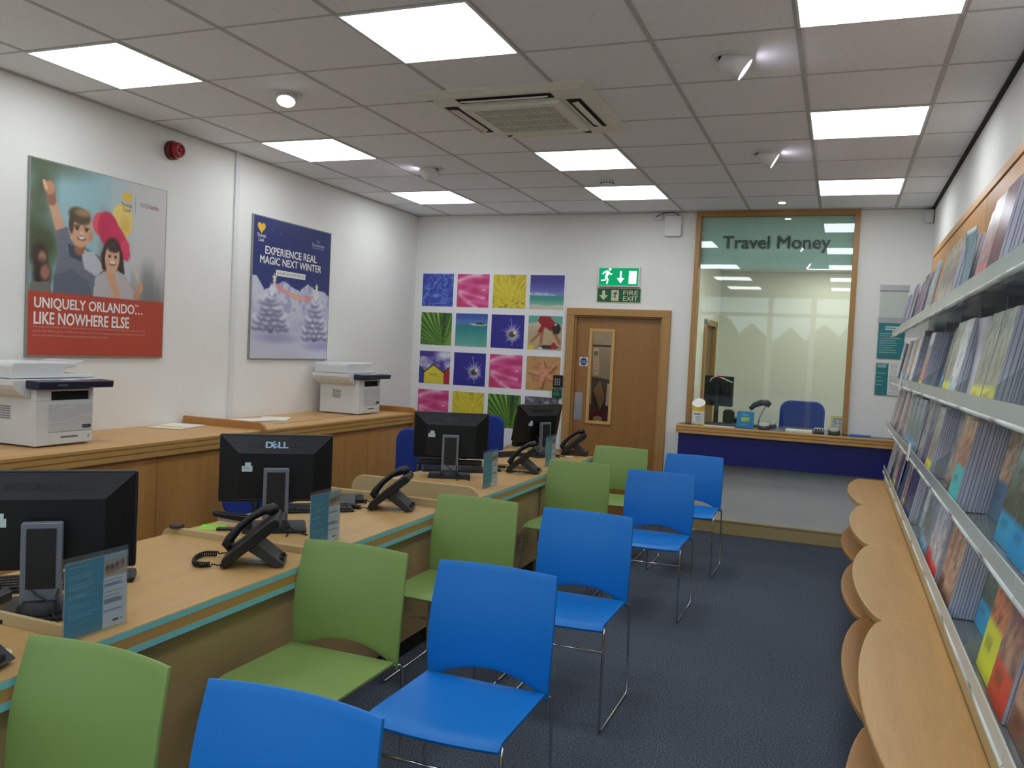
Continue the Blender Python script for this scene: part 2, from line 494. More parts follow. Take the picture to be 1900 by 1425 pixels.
# front shopfront behind the camera
b = MB()
b.box(XL, XR, YF - .1, YF, 0, .25).box(XL, XR, YF - .1, YF, 2.93, H)
struct('wall_front', b, M_wall)
fx = [XL, -2.75, -1.35, -.55, XR]
for i in range(4):
    w = sempty('window_%d' % (i + 2), (0, 0, 0))
    x0, x1 = fx[i], fx[i + 1]
    f = MB()
    f.box(x0, x0 + .05, YF - .09, YF - .02, .25, 2.93).box(x1 - .05, x1, YF - .09, YF - .02, .25, 2.93)
    f.box(x0, x1, YF - .09, YF - .02, .25, .31).box(x0, x1, YF - .09, YF - .02, 2.87, 2.93).box(x0, x1, YF - .09, YF - .02, 2.50, 2.57)
    f.build('window_frame', M_white, w)
    MB().box(x0 + .05, x1 - .05, YF - .06, YF - .052, .31, 2.5).box(x0 + .05, x1 - .05, YF - .06, YF - .052, 2.57, 2.87).build('pane', M_glass, w)
# street outside (seen only as a reflection in the counter glass)
struct('street_paving', MB().box(-40, 40, -6.5, YF - .1, -.15, -.02), pm('paving', (196, 194, 188), .9))
struct('street_road', MB().box(-40, 40, -60, -6.5, -.15, -.04), pm('asphalt', (84, 86, 90), .9))
b = MB()
rt = random.Random(5)
for i in range(46):
    x = -36 + i * 1.6; h = 3.1 + rt.random() * 1.3; y = -28 + rt.random() * 4
    prof = []
    for j in range(8):
        q = j / 7; prof.append((1.7 * max(.03, (1 - q ** 3.0)) * (0.85 + .3 * rt.random()), q * h))
    b.lathe(prof, (x, y, 0), 0, 10)
o = b.build('treeline', pm('tree_leaves', (62, 84, 52), .9, var=.4, scale=2))
tag(o, 'dark green trees across the street mirrored in the counter glass', 'trees', kind='stuff')

# ---- door
d = sempty('door_1', (0, 0, 0))
f = MB()
f.box(DX0 - .05, DX0 + .03, YB - .03, YB + .1, 0, DZ - .03).box(DX1 - .03, DX1 + .05, YB - .03, YB + .1, 0, DZ - .03)
f.build('door_frame', M_framew, d, .004)
MB().box(DX0 - .05, DX1 + .05, YB - .03, YB + .1, DZ - .03, DZ + .04).build('door_frame', M_framex, d, .004)
MB().box(DX0 + .03, DX0 + .045, YB + .0, YB + .1, 0, DZ - .045).box(DX1 - .045, DX1 - .03, YB, YB + .1, 0, DZ - .045).box(DX0 + .03, DX1 - .03, YB, YB + .1, DZ - .045, DZ - .03).build('door_stop', M_framew, d, .002)
lx0, lx1 = DX0 + .04, DX1 - .04
vx0, vx1, vz0, vz1 = -2.275, -2.065, .94, 1.825
yl = YB + .03
MB().box(lx0, vx0, yl, yl + .044, .005, DZ - .04).box(vx1, lx1, yl, yl + .044, .005, DZ - .04).box(vx0, vx1, yl, yl + .044, .005, vz0).box(vx0, vx1, yl, yl + .044, vz1, DZ - .04).build('door_leaf', M_doorw, d)
f = MB()
for a in ((vx0 - .022, vx0 + .008, vz0 - .022, vz1 + .022), (vx1 - .008, vx1 + .022, vz0 - .022, vz1 + .022)):
    f.box(a[0], a[1], yl - .012, yl + .006, a[2], a[3])
f.box(vx0, vx1, yl - .012, yl + .006, vz0 - .022, vz0 + .008).box(vx0, vx1, yl - .012, yl + .006, vz1 - .008, vz1 + .022)
bead = f.build('glazing_bead', wood('light_oak_bead', (200, 160, 98), 'Z', .4, .08), d, .003)
MB().box(vx0, vx1, yl + .018, yl + .024, vz0, vz1).build('vision_pane', M_glass, d)
f = MB().box(-2.418, -2.338, yl - .003, yl, .945, 1.215)
for x in (-2.41, -2.346):
    for z in (.955, 1.205): f.cyl((x, yl - .0045, z), (x, yl - .003, z), .004, 1, 10)
f.build('push_plate', [M_alu, M_chrome], d)
f = MB().box(-2.388, -2.304, yl - .002, yl, 1.478, 1.562)
f.prism(disc(-2.346, 1.52, .037), yl - .0026, yl - .002, 'Y', 1)
RX = Matrix.Rotation(PI / 2, 4, 'X')
f.text('Fire door', .016, -2.346, yl - .0032, 1.523, 2, .01, M=RX).text('Keep shut', .016, -2.346, yl - .0032, 1.505, 2, .01, M=RX)
o = f.build('door_sticker', [M_paper, pm('sign_blue', (24, 52, 140), .4), M_paper], d)
tag(o, 'white square sticker with a blue fire door disc')
# cluttered noticeboard in the corridor seen through the vision pane
struct('wall_corridor', MB().box(-2.75, -1.62, 8.75, 8.8, 0, 2.6), pm('corridor_wall', (96, 66, 52), .8, var=.1))
struct('ceiling_corridor', MB().box(-2.75, -1.62, 8.0, 8.8, 2.6, 2.65), M_ceil)
struct('floor_corridor', MB().box(-2.75, -1.62, 8.0, 8.8, -.05, 0), M_carpet)
struct('wall_corridor_side', MB().box(-2.8, -2.75, 8.0, 8.8, 0, 2.6), M_wall)
cl = thing('corridor_fill_light', 'small square fill light added unseen in the corridor behind the door', 'ceiling light', (-2.2, 8.35, 2.595))  # unseen lamp added to brighten the papers behind the door pane
MB().box(-.15, .15, -.15, .15, -.01, 0).build('diffuser', emit('corridor_fill_glow', (255, 240, 225), 13.0), cl)
def sheet(name, label, pts, y, mat, extra=None, group=None, cat='paper', emats=()):
    m = MB(); m.prism(pts, y - .0015, y, 'Y', 0)
    if extra: extra(m)
    return tag(m.build(name, [mat] + list(emats)), label, cat, group)
yb = 8.742
g_ = 'papers pinned behind the door pane'
P1 = pm('old_paper', (168, 154, 134), .8); P2 = pm('cream_paper', (214, 190, 160), .8); P3 = pm('white_sheet', (205, 202, 196), .8)
sheet('pinned_paper', 'wide pale grey sheet pinned at the head of the door pane', [(-2.52, 1.70), (-2.25, 1.70), (-2.25, 1.93), (-2.52, 1.93)], yb, P1, group=g_)
sheet('pinned_paper', 'grey sheet hanging behind the pink ticket in the door pane', [(-2.52, 1.36), (-2.28, 1.33), (-2.26, 1.68), (-2.52, 1.68)], yb, P1, group=g_)
sheet('pinned_ticket', 'long pinkish ticket with a dark square pinned behind the door pane', [(-2.47, 1.37), (-2.405, 1.37), (-2.42, 1.66), (-2.485, 1.66)], yb - .004, P2,
      lambda m: m.box(-2.472, -2.428, yb - .0062, yb - .0055, 1.585, 1.63, 1).box(-2.462, -2.418, yb - .0062, yb - .0055, 1.42, 1.424, 1).box(-2.464, -2.42, yb - .0062, yb - .0055, 1.45, 1.454, 1).box(-2.466, -2.422, yb - .0062, yb - .0055, 1.48, 1.484, 1).box(-2.468, -2.424, yb - .0062, yb - .0055, 1.51, 1.514, 1), group=g_, emats=[M_grey])
sheet('pinned_paper', 'pointed brown paper pennant hanging behind the door pane', [(-2.46, 1.22), (-2.38, .99), (-2.33, 1.13), (-2.39, 1.32)], yb - .006, pm('kraft_paper', (150, 116, 82), .8), group=g_)
sheet('pinned_paper', 'white strip with dark blocks low beside the pennant', [(-2.535, 1.06), (-2.48, 1.06), (-2.49, 1.35), (-2.53, 1.35)], yb - .003, P3,
      lambda m: m.box(-2.527, -2.50, yb - .0052, yb - .0045, 1.28, 1.33, 1).box(-2.527, -2.50, yb - .0052, yb - .0045, 1.19, 1.22, 1).box(-2.52, -2.49, yb - .0052, yb - .0045, 1.10, 1.14, 1), group=g_, emats=[M_grey])
sheet('pinned_paper', 'narrow white sheet at the hinge side of the door pane', [(-2.32, 1.05), (-2.26, 1.05), (-2.26, 1.29), (-2.31, 1.29)], yb - .003, P3, group=g_)
sheet('round_badge', 'round dark red badge with a cream centre low in the door pane', disc(-2.40, .90, .085), yb - .003, pm('badge_red', (120, 28, 34), .5),
      lambda m: m.prism(disc(-2.40, .905, .05, 20, .032), yb - .0055, yb - .0045, 'Y', 1).box(-2.45, -2.35, yb - .0055, yb - .0045, .855, .858, 1), cat='badge', emats=[pm('badge_cream', (180, 160, 110), .6)])

# ---- counter glazing
w = sempty('window_1', (0, 0, 0))
f = MB()
f.box(WX0 - .012, WX0 + .033, YB - .03, YB + .1, WZ0, WZ1 - .035).box(WX1 - .033, WX1 + .012, YB - .03, YB + .1, WZ0, WZ1 - .035).build('window_frame', M_framew, w, .003)
MB().box(WX0 - .012, WX1 + .012, YB - .03, YB + .1, WZ1 - .035, WZ1 + .014).build('window_frame', M_framex, w, .003)
gy = YB + .02
MB().box(WX0 + .033, WX1 - .033, gy, gy + .010, WZ0, WZ1 - .035).build('pane', M_cglass, w)
fm = clear('teal_window_film', (0.35, 0.5, 0.46), 1.0, body=.88, body_rgb=(190, 226, 216), rough=.1)
MB().box(WX0 + .033, WX1 - .033, gy + .0105, gy + .0112, 2.442, WZ1 - .035).build('window_film', fm, w)
f = MB().fit_text('Travel Money', -1.072, -.146, 2.587, 2.735, 0, RX, .018, (0, gy - .001, 0))
f.build('lettering', pm('lettering_grey', (62, 78, 72), .5), w)

# ================================================================== OFFICE behind the glass
M_off = pm('office_wall_paint', (222, 224, 208), .8, var=.015, scale=3)
OX0, OX1, OY1 = -1.50, 1.6, 11.2
struct('floor_office', MB().box(OX0, OX1, YB + .1, OY1, -.05, 0), M_carpet)
struct('ceiling_office', MB().box(OX0 - .05, OX1, YB + .1, OY1, 2.75, 2.8), M_ceil)
struct('wall_office_back', MB().box(OX0 - .05, OX1, OY1, OY1 + .05, 0, 2.75), M_off)
struct('wall_office_right', MB().box(OX1, OX1 + .05, YB + .1, OY1, 0, 2.75), M_off)
ody0, ody1 = 9.95, 10.75
b = MB().box(OX0 - .05, OX0, YB + .1, ody0, 0, 2.75).box(OX0 - .05, OX0, ody1, OY1, 0, 2.75).box(OX0 - .05, OX0, ody0, ody1, 2.02, 2.75)
struct('wall_office_left', b, M_off)
d = sempty('door_2')
M_framey = wood('oak_frame_side', (172, 130, 76), 'Z', .42, .1)
MB().box(OX0 - .05, OX0 + .03, ody0 - .06, ody0 + .02, 0, 2.06).box(OX0 - .05, OX0 + .03, ody1 - .02, ody1 + .06, 0, 2.06).box(OX0 - .05, OX0 + .03, ody0 - .06, ody1 + .06, 2.0, 2.07).build('door_frame', M_framey, d, .003)
MB().box(OX0 - .06, OX0 - .02, ody0 + .02, ody1 - .02, .005, 2.0).build('door_leaf', wood('brown_door', (120, 92, 62), 'Z', .45, .2), d)
MB().tube([(OX0 + .002, ody0 + .1, 1.0), (OX0 + .04, ody0 + .1, 1.0), (OX0 + .04, ody0 + .1, 1.22), (OX0 + .002, ody0 + .1, 1.22)], .009).build('door_handle', M_chrome, d)
for (x, y, lab) in ((-.75, 9.0, 'square fill light added in the office ceiling near the counter glass'), (.45, 9.0, 'square fill light added in the office ceiling over the blue chair'), (-.15, 10.5, 'square fill light added in the office ceiling by its far wall')):  # glowing panels added to light the office behind the counter glass
    t_ = thing('office_fill_panel', lab, 'ceiling light', (x, y, 2.748), 0, 'added office fill lights')
    MB().box(-.29, .29, -.29, .29, -.006, 0).build('diffuser', emit('office_fill_glow', (255, 254, 244), 8.0), t_)

# ---- counter
c = thing('service_counter', 'wall counter with grooved beech edge and navy front under the glazing', 'counter', (0, 0, 0))
cx0, cx1, cy0 = -1.36, .475, 7.645
M_navytop = pm('dark_counter_laminate', (38, 42, 66), .3, var=.05)
MB().box(cx0 + .012, cx1 - .012, cy0 + .015, YB - .001, .955, .998).box(WX0 + .034, WX1 - .034, YB - .001, 8.35, .972, .998).build('counter_top', M_navytop, c)
def edgeprof(z0, z1):
    # grooved nosing profile (depth, z)
    h = z1 - z0
    return [(.02, z0), (0, z0), (0, z0 + h * .28), (.008, z0 + h * .31), (.008, z0 + h * .36), (0, z0 + h * .39), (0, z0 + h * .64), (.008, z0 + h * .67), (.008, z0 + h * .72), (0, z0 + h * .75), (0, z1 - .006), (.006, z1), (.02, z1)]
f = MB(); f.prism([(cy0 + p, z) for p, z in edgeprof(.925, 1.0)], cx0, cx1, 'X')
f.box(cx0, cx0 + .012, cy0 + .02, YB - .002, .925, 1.0).box(cx1 - .012, cx1, cy0 + .02, YB - .002, .925, 1.0)
f.build('counter_edge', wood('beech_edge_x', (196, 152, 88), 'X', .4, .1), c)
MB().box(cx0 + .02, cx1 - .02, cy0 + .03, cy0 + .05, .665, .925).box(cx0 + .02, cx0 + .04, cy0 + .05, YB - .001, .665, .925).box(cx1 - .04, cx1 - .02, cy0 + .05, YB - .001, .665, .925).build('front_panel', pm('navy_panel', (22, 22, 104), .45, var=.04), c)

# ================================================================== CEILING THINGS
lab_L = {}
def light_panel(x0, y0, label):
    t_ = thing('ceiling_light_panel', label, 'ceiling light', (x0 + .3, y0 + .3, H), 0, 'square ceiling light panels')
    f = MB(); e = .287
    for a in ((-.297, .297, -.297, -e), (-.297, .297, e, .297), (-.297, -e, -e, e), (e, .297, -e, e)): f.box(a[0], a[1], a[2], a[3], -.008, -.001)
    f.build('frame', M_white, t_)
    MB().box(-e, e, -e, e, -.0065, -.001).build('diffuser', emit('light_panel_glow', (244, 250, 255), PANEL_L), t_)
rowL = ['square light panel nearest the poster wall above the children poster', 'square light panel above the gap between the two wall posters', 'square light panel by the poster wall closest to the back wall']
for k in (-6, -3):
    light_panel(GX0, GY0 + .6 * k, 'square light panel over the near desks at the shopfront, %s' % ('by the glass' if k == -6 else 'one in from the glass'))
    light_panel(GX0 + 3.6, GY0 + .6 * k, 'square light panel over the brochure aisle at the shopfront, %s' % ('by the glass' if k == -6 else 'cut by the top of the view'))
    light_panel(GX0 + 1.8, GY0 + .6 * k, 'square light panel mid ceiling at the shopfront, %s' % ('by the glass' if k == -6 else 'one in from the glass'))
for i, k in enumerate((0, 3, 6)): light_panel(GX0, GY0 + .6 * k, rowL[i])
for i, k in enumerate((0, 4, 6)): light_panel(GX0 + 1.8, GY0 + .6 * k, ['square light panel in mid ceiling just ahead of the air conditioner', 'square light panel in mid ceiling just beyond the air conditioner', 'square light panel in mid ceiling beyond the smoke detector'][i])
for i, k in enumerate((0, 3, 6)): light_panel(GX0 + 3.6, GY0 + .6 * k, ['square light panel above the brochure rack with its far edge at the top of the view', 'square light panel above the brochure aisle, second from the counter glazing', 'square light panel above the brochure aisle closest to the counter glazing'][i])

# air conditioning cassette
t_ = thing('air_conditioner', 'ivory ceiling cassette air conditioner with slotted square grille', 'air conditioner', (-1.742, 4.5186, H))
f = MB(); a = .47
f.add([(-a, -a, 0), (a, -a, 0), (a, a, 0), (-a, a, 0), (-a, -a, -.012), (a, -a, -.012), (a, a, -.012), (-a, a, -.012), (-a + .04, -a + .04, -.03), (a - .04, -a + .04, -.03), (a - .04, a - .04, -.03), (-a + .04, a - .04, -.03)],
      [(0, 1, 5, 4), (1, 2, 6, 5), (2, 3, 7, 6), (3, 0, 4, 7), (4, 5, 9, 8), (5, 6, 10, 9), (6, 7, 11, 10), (7, 4, 8, 11), (8, 9, 10, 11)])
f.build('fascia', M_offw, t_)
f = MB()
g = .285
f.box(-g, g, -g, g, -.032, -.03, 1)
for s_ in (1, -1):
    f.box(-g, g, s_ * g - .055 if s_ > 0 else -g, g if s_ > 0 else -g + .055, -.052, -.03)
    f.box(s_ * g - .055 if s_ > 0 else -g, g if s_ > 0 else -g + .055, -g + .055, g - .055, -.052, -.03)
f.build('grille_frame', [M_offw, M_dark], t_, .003)
f = MB()
n = 30
for i in range(n):
    x = -.225 + .45 * (i + .5) / n
    f.box(x - .0032, x + .0032, -.23, .23, -.05, -.044)
for y in (-.115, 0, .115): f.box(-.23, .23, y - .004, y + .004, -.051, -.04)
f.build('grille', M_offw, t_)
for k in range(4):
    f = MB().at(0, 0, 0, k * PI / 2)
    f.box(-.27, .27, -.395, -.315, -.0315, -.0295)
    lou = f.build('outlet_slot', M_dark, t_)
    f = MB().at(0, 0, 0, k * PI / 2)
    f.add([(-.25, -.375, -.038), (.25, -.375, -.038), (.21, -.335, -.03), (-.21, -.335, -.03), (-.25, -.37, -.043), (.25, -.37, -.043), (.21, -.332, -.034), (-.21, -.332, -.034)], [(0, 1, 2, 3), (4, 7, 6, 5), (0, 4, 5, 1), (1, 5, 6, 2), (2, 6, 7, 3), (3, 7, 4, 0)])
    f.build('louvre_flap', M_offw, lou)
MB().box(-.44, -.40, -.40, -.385, -.0305, -.0298).build('maker_badge', M_grey, t_)

# eyeball spotlights (loc, aim direction)
def eyeball(x, y, ang, tilt, label, prot=.06):
    t_ = thing('eyeball_spotlight', label, 'spotlight', (x, y, H), ang, 'eyeball ceiling spotlights')
    MB().lathe([(.052, -.001), (.082, -.001), (.084, -.004), (.080, -.008), (.056, -.007), (.052, -.001)]).build('trim_ring', M_white, t_)
    f = MB().at(0, 0, -.012, 0, 0, -tilt)
    f.lathe([(.05, .03), (.056, -.02), (.056, -prot), (.05, -prot), (.047, -prot + .012), (.03, -prot + .013)], mat=0)
    hd = f.build('lamp_housing', M_white, t_)
    f = MB().at(0, 0, -.012, 0, 0, -tilt)
    f.lathe([(.047, -prot + .002), (.044, -prot + .001), (.001, -prot - .001)])
    f.build('bulb_face', emit('spot_glow', (238, 236, 255), SPOT_L), hd)
eyeball(-2.953, 3.925, math.radians(-60), math.radians(25), 'white eyeball spotlight near the poster wall tilted slightly, face lit', .035)
eyeball(-2.994, 5.80, math.radians(185), math.radians(62), 'white eyeball spotlight beyond turned to the poster wall, back of its housing seen', .085)
eyeball(-.544, 3.90, math.radians(8), math.radians(56), 'white eyeball spotlight beside the air conditioner aimed at the brochure rack', .085)
eyeball(-.548, 5.73, math.radians(6), math.radians(60), 'white eyeball spotlight over the blue chairs, smaller in view and aimed at the brochures', .085)
t_ = thing('downlight', 'tiny recessed downlight in front of the counter glazing', 'downlight', (-.542, 7.5, H))
MB().lathe([(.028, -.001), (.04, -.001), (.04, -.005), (.028, -.005)]).build('trim_ring', M_white, t_)
MB().lathe([(.03, -.004), (.028, -.009), (.001, -.012)]).build('bulb_face', emit('downlight_glow', (255, 245, 225), 20), t_)
t_ = thing('smoke_detector', 'round white slotted smoke detector on the ceiling', 'smoke detector', (-1.791, 6.45, H))
MB().lathe([(.055, 0), (.055, -.012), (.045, -.03), (.02, -.036), (.001, -.036)]).build('body', M_white, t_)
f = MB()
for k in range(14):
    q = 2 * PI * k / 14
    f.at(0, 0, 0, q).box(.047, .0535, -.006, .006, -.022, -.013)
f.build('sensor_slot', M_dark, t_)

# ================================================================== BACK WALL THINGS
# mural of square holiday photographs
mu = thing('photo_mural', 'white wall mural of bright square holiday photographs', 'mural', (-3.345, YB, 1.6))
MB().box(-.815, .795, -.004, -.0005, -.98, .80).build('backing_sheet', pm('mural_white', (232, 232, 234), .5, var=.01), mu)
def pool(u, v):
    k = Ink(u, v, (52, 64, 158))
    uu = u + .08 * fbm(u, v, 5, 1); vv = v + .08 * fbm(u, v, 5, 4)
    n = np.abs(vnoise(uu, vv, 7, 2) - .5) * 2; n2 = np.abs(vnoise(uu, vv, 12, 9) - .5) * 2
    k.mix(fbm(u, v, 4, 3) * .5, (84, 108, 200)); k.mix(np.clip(1 - n * 5, 0, 1) * .75, (140, 175, 235)); k.mix(np.clip(1 - n2 * 5, 0, 1) * .5, (130, 165, 230))
    return k.c
def petal(u, v):
    k = Ink(u, v, (204, 62, 122))
    s_ = v - .35 * np.sin(u * 1.5 + .3) + .12 * vnoise(u, v, 3, 5)
    k.mix(np.clip(vnoise(s_ * 1.0, u * .25, 9, 3) - .35, 0, 1) * 1.0, (226, 120, 165))
    k.mix(np.clip(vnoise(u * .6 + v * .5, v - u * .4, 6, 8) - .45, 0, 1) * 1.2, (176, 40, 96))
    k.soft((0, .78), (.7, 1.02), .05, .1, (244, 214, 226), .9).soft((0, .74), (.95, .62), .03, .07, (232, 150, 188), .7).soft((.02, .5), (.85, .28), .06, .05, (244, 200, 218), .8).soft((.05, .42), (.62, .0), .04, .05, (240, 190, 212), .8).soft((.35, .2), (1, .1), .05, .06, (226, 120, 165), .7).soft((.3, .7), (.95, .48), .03, .03, (222, 110, 158), .6).soft((.35, .18), (.6, 0), .03, .05, (236, 226, 220), .7)
    k.poly([(.08, 0), (.05, .3), (.4, 0)], (186, 50, 70), .5); k.ell(.84, .53, .05, .014, (250, 225, 235), .6)
    return k.c
def dandelion(u, v):
    k = Ink(u, v, (214, 196, 56))
    dx = u - .6; dy = v - .12; a = np.arctan2(dy, dx); r = np.hypot(dx, dy)
    st = vnoise(a * 3.0, r * .8, 8, 6)
    k.mix(np.clip(st - .45, 0, 1) * 1.6 * np.clip(r * 1.6, 0, 1), (170, 150, 40)); k.mix(np.clip(vnoise(u, v, 16, 2) - .5, 0, 1) * np.clip(1.2 - v * 3, 0, 1) * 2, (122, 110, 30)); k.mix(np.clip(vnoise(a * 4, r, 9, 3) - .55, 0, 1) * 1.4, (238, 226, 110))
    return k.c
def beach(u, v):
    k = Ink(u, v, (70, 66, 146)); k.mix(np.clip(1 - (v - .4) * 2.2, 0, 1), (120, 128, 190)); k.mix(np.clip(fbm(u, v * 3, 5, 2) - .4, 0, 1) * np.clip(1 - abs(v - .44) * 12, 0, 1) * 3, (215, 215, 228))
    k.mix(v < .39, (64, 150, 140)); k.mix((v < .39) * np.clip((.3 - v) * 5, 0, 1), (150, 190, 170)); k.mix(v < .36 * 0 + .1 + .02 * np.sin(u * 9), (205, 196, 172)); k.mix(np.clip(1 - abs(v - .1 - .02 * np.sin(u * 9)) * 60, 0, 1) * .7, (235, 235, 230))
    return k.c
def palm(u, v, cx=.72, cy=-.02):
    a = np.arctan2(v - cy, u - cx); r = np.hypot(u - cx, v - cy)
    st = np.sin(a * 42) * .5 + .5; st2 = vnoise(a * 6, r * .3, 6, 4)
    k = Ink(u, v, (92, 140, 52)); k.mix(np.clip(st * 1.5 - .4, 0, 1) * .8, (42, 74, 34)); k.mix(np.clip(st2 - .4, 0, 1) * 1.6 * (st < .45), (168, 196, 84))
    k.poly([(.72, 0), (.66, 1), (.86, 1)], (40, 66, 38), .75); k.poly([(.8, 0), (1, .5), (1, 0)], (160, 180, 70), .5)
    return k.c
def island(u, v):
    k = Ink(u, v, (62, 88, 160)); k.mix(np.clip((.95 - v) * 2.2, 0, 1), (110, 150, 205)); k.mix(v < .68, (44, 128, 134)); k.mix((v < .68) * np.clip((.6 - v) * 1.6, 0, 1), (112, 178, 160)); k.mix((v < .68) * np.clip(vnoise(u, v * 3, 6, 4) - .5, 0, 1) * .4, (40, 110, 120))
    k.ell(.73, .675, .28, .022, (222, 222, 205), .2).ell(.77, .70, .15, .03, (44, 66, 60), .2)
    return k.c
def splash(u, v):
    k = Ink(u, v, (50, 46, 140)); r = random.Random(4)
    for i in range(26):
        q = 2 * PI * i / 26 + r.random() * .15; L = .16 + .24 * r.random() ** 1.5
        if 1.2 < q < 2.0: L += .15
        k.line((.66, .42), (.66 + L * math.cos(q), .42 + L * math.sin(q)), .03, .004, (205, 210, 225), .6)
    k.ell(.66, .42, .17, .17, (190, 196, 205), .4, a=.8).ell(.65, .42, .11, .09, (82, 50, 42), .3, .4).ell(.72, .47, .045, .05, (236, 225, 205), .3).ell(.63, .43, .03, .02, (150, 90, 70), .3)
    return k.c
def boy(u, v):
    k = Ink(u, v, (190, 172, 138)); k.mix(v > .76 + .06 * u * 0 + .04 * np.sin(u * 4), (104, 166, 152)); k.mix(np.clip(1 - abs(v - .73 - .04 * np.sin(u * 4)) * 14, 0, 1) * .6, (214, 210, 196)); k.mix(v < .55, (184, 164, 128))
    sk = (164, 108, 78)
    k.ell(.62, .09, .3, .06, (58, 52, 50), .15).line((.42, .52), (.38, .08), .05, .035, sk).line((.78, .5), (.95, .2), .06, .04, sk).line((.36, .5), (.14, .26), .045, .03, sk).ell(.12, .24, .04, .035, sk)
    k.poly([(.27, .85), (.33, .98), (.62, 1.0), (.84, .75), (.68, .55), (.5, .66), (.42, .5), (.28, .52), (.38, .72)], (150, 36, 42)).ell(.83, .63, .13, .16, (48, 36, 34), .1).ell(.80, .75, .05, .03, (214, 170, 140), .3)
    k.ell(.77, .13, .075, .1, (176, 34, 44), .1).ell(.09, .06, .1, .08, (226, 198, 50), .1).line((.36, .06), (.42, .03), .03, .03, (222, 214, 205))
    return k.c
def huts(u, v):
    k = Ink(u, v, (74, 58, 146)); k.mix(np.clip(fbm(u * 1.2, v * 1.5, 4, 8) * 1.6 - .75 + (.5 - abs(v - .6)) * .6, 0, 1) * (v < .82), (222, 222, 230)); k.ell(.85, .9, .3, .13, (220, 220, 232), .5)
    k.poly([(0, 0), (0, .52), (.16, .36), (.16, 0)], (52, 60, 140)).poly([(.8, 0), (.8, .36), (1, .5), (1, 0)], (172, 44, 56)).poly([(.16, 0), (.16, .34), (.47, .58), (.8, .34), (.8, 0)], (220, 204, 66))
    k.line((.14, .33), (.47, .585), .02, .02, (70, 56, 40)).line((.47, .585), (.83, .33), .02, .02, (70, 56, 40)).line((.36, .28), (.46, .28), .014, .014, (150, 130, 50)).line((.5, .28), (.6, .28), .014, .014, (150, 130, 50)); k.line((0, .54), (.18, .36), .018, .018, (70, 56, 40)).line((.8, .38), (1, .53), .018, .018, (70, 56, 40))
    k.mix((np.sin(v * 90) > .75) * (v < .36) * .18, (120, 100, 40))
    return k.c
def starfish(u, v):
    k = Ink(u, v, (200, 152, 96)); k.mix(np.clip(vnoise(u, v, 5, 3) - .4, 0, 1) * .6, (168, 120, 74)); k.mix(vnoise(u, v, 30, 1) * .2, (120, 84, 50))
    for q, L in ((95, .38), (40, .42), (-25, .42), (-100, .36), (170, .44)):
        t = math.radians(q); k.line((.52, .46), (.52 + L * math.cos(t) + .03, .43 + L * math.sin(t)), .1, .05, (96, 62, 44), .5)
    for q, L in ((95, .38), (40, .42), (-25, .42), (-100, .36), (170, .44)):
        t = math.radians(q); k.line((.5, .48), (.5 + L * math.cos(t), .48 + L * math.sin(t)), .1, .03, (214, 150, 116))
    k.mix((np.hypot(u - .5, v - .48) < .36) * (vnoise(u, v, 26, 5) > .62) * .35, (150, 84, 62))
    return k.c
def snowscene(u, v):
    k = Ink(u, v, (168, 168, 174)); k.mix((v > .75) * .8, (70, 70, 78)); k.mix(np.clip(vnoise(u, v, 14, 4) - .5, 0, 1) * (v > .7) * 1.5, (200, 200, 205)); k.line((.45, .6), (.45, .85), .03, .025, (36, 36, 40)); k.mix((v < .72) * vnoise(u, v * 3, 6, 2) * .4, (130, 132, 140))
    return k.c
rows = [[('pool_water_picture', pool), ('pink_petal_picture', petal), ('yellow_flower_picture', dandelion), ('beach_picture', beach)],
        [('palm_leaf_picture', palm), ('island_picture', island), ('splash_picture', splash), ('beach_child_picture', boy)],
        [('beach_hut_picture', huts), ('splash_picture', splash), ('pink_petal_picture', petal), ('starfish_picture', starfish)],
        [('pink_petal_picture', petal), ('yellow_flower_picture', dandelion), ('palm_leaf_picture', palm), ('snow_walk_picture', snowscene)]]
_cache = {}
for r_, row in enumerate(rows):
    for c_, (nm, fn) in enumerate(row):
        x0 = -.786 + c_ * .401; z1 = .757 - r_ * .4035
        if nm not in _cache:
            o = art(nm, fn, lambda u, v: (u * .357, 0, v * .338), 44, 44, mu, printed())
            _cache[nm] = o
        else:
            o = _cache[nm].copy(); COL.objects.link(o); o.parent = mu
        o.location = (x0, -.0055, z1 - .338)

# exit sign, fire exit sign
M_exg = emit('exit_green_lit', (18, 150, 96), 1.05); M_exw = emit('exit_white_lit', (225, 255, 250), 1.25)
t_ = thing('exit_sign', 'lit green exit sign box with running figure and down arrow', 'exit sign', (-2.02, YB, 2.345))
MB().box(-.205, .205, -.045, 0, -.095, .095).build('housing', M_white, t_, .006)
MB().box(-.192, .192, -.0475, -.0455, -.083, .083).build('lit_panel', M_exg, t_)
def runner(f, s, ox, oz, y, mat):
    def Q(pts): return [(ox + a * s, oz + b_ * s) for a, b_ in pts]
    f.prism(Q(disc(.28, .72, .12, 16)), y - .0008, y, 'Y', mat)
    for p in ([(-.05, .62), (.2, .56), (.25, .42), (.05, .0), (-.15, .02), (-.12, .25)],
              [(-.05, .62), (-.3, .5), (-.45, .28), (-.35, .22), (-.2, .42), (.02, .5)],
              [(.2, .52), (.36, .32), (.52, .36), (.5, .26), (.32, .2), (.14, .38)],
              [(-.02, .08), (.18, -.18), (.1, -.62), (-.03, -.62), (.03, -.2), (-.16, 0)],
              [(-.1, .1), (-.2, -.2), (-.52, -.24), (-.52, -.34), (-.12, -.32), (.02, .02)]):
        f.prism(Q(p), y - .0008, y, 'Y', mat)
f = MB(); runner(f, .105, -.115, -.005, -.048, 0); f.build('running_figure', M_exw, t_)
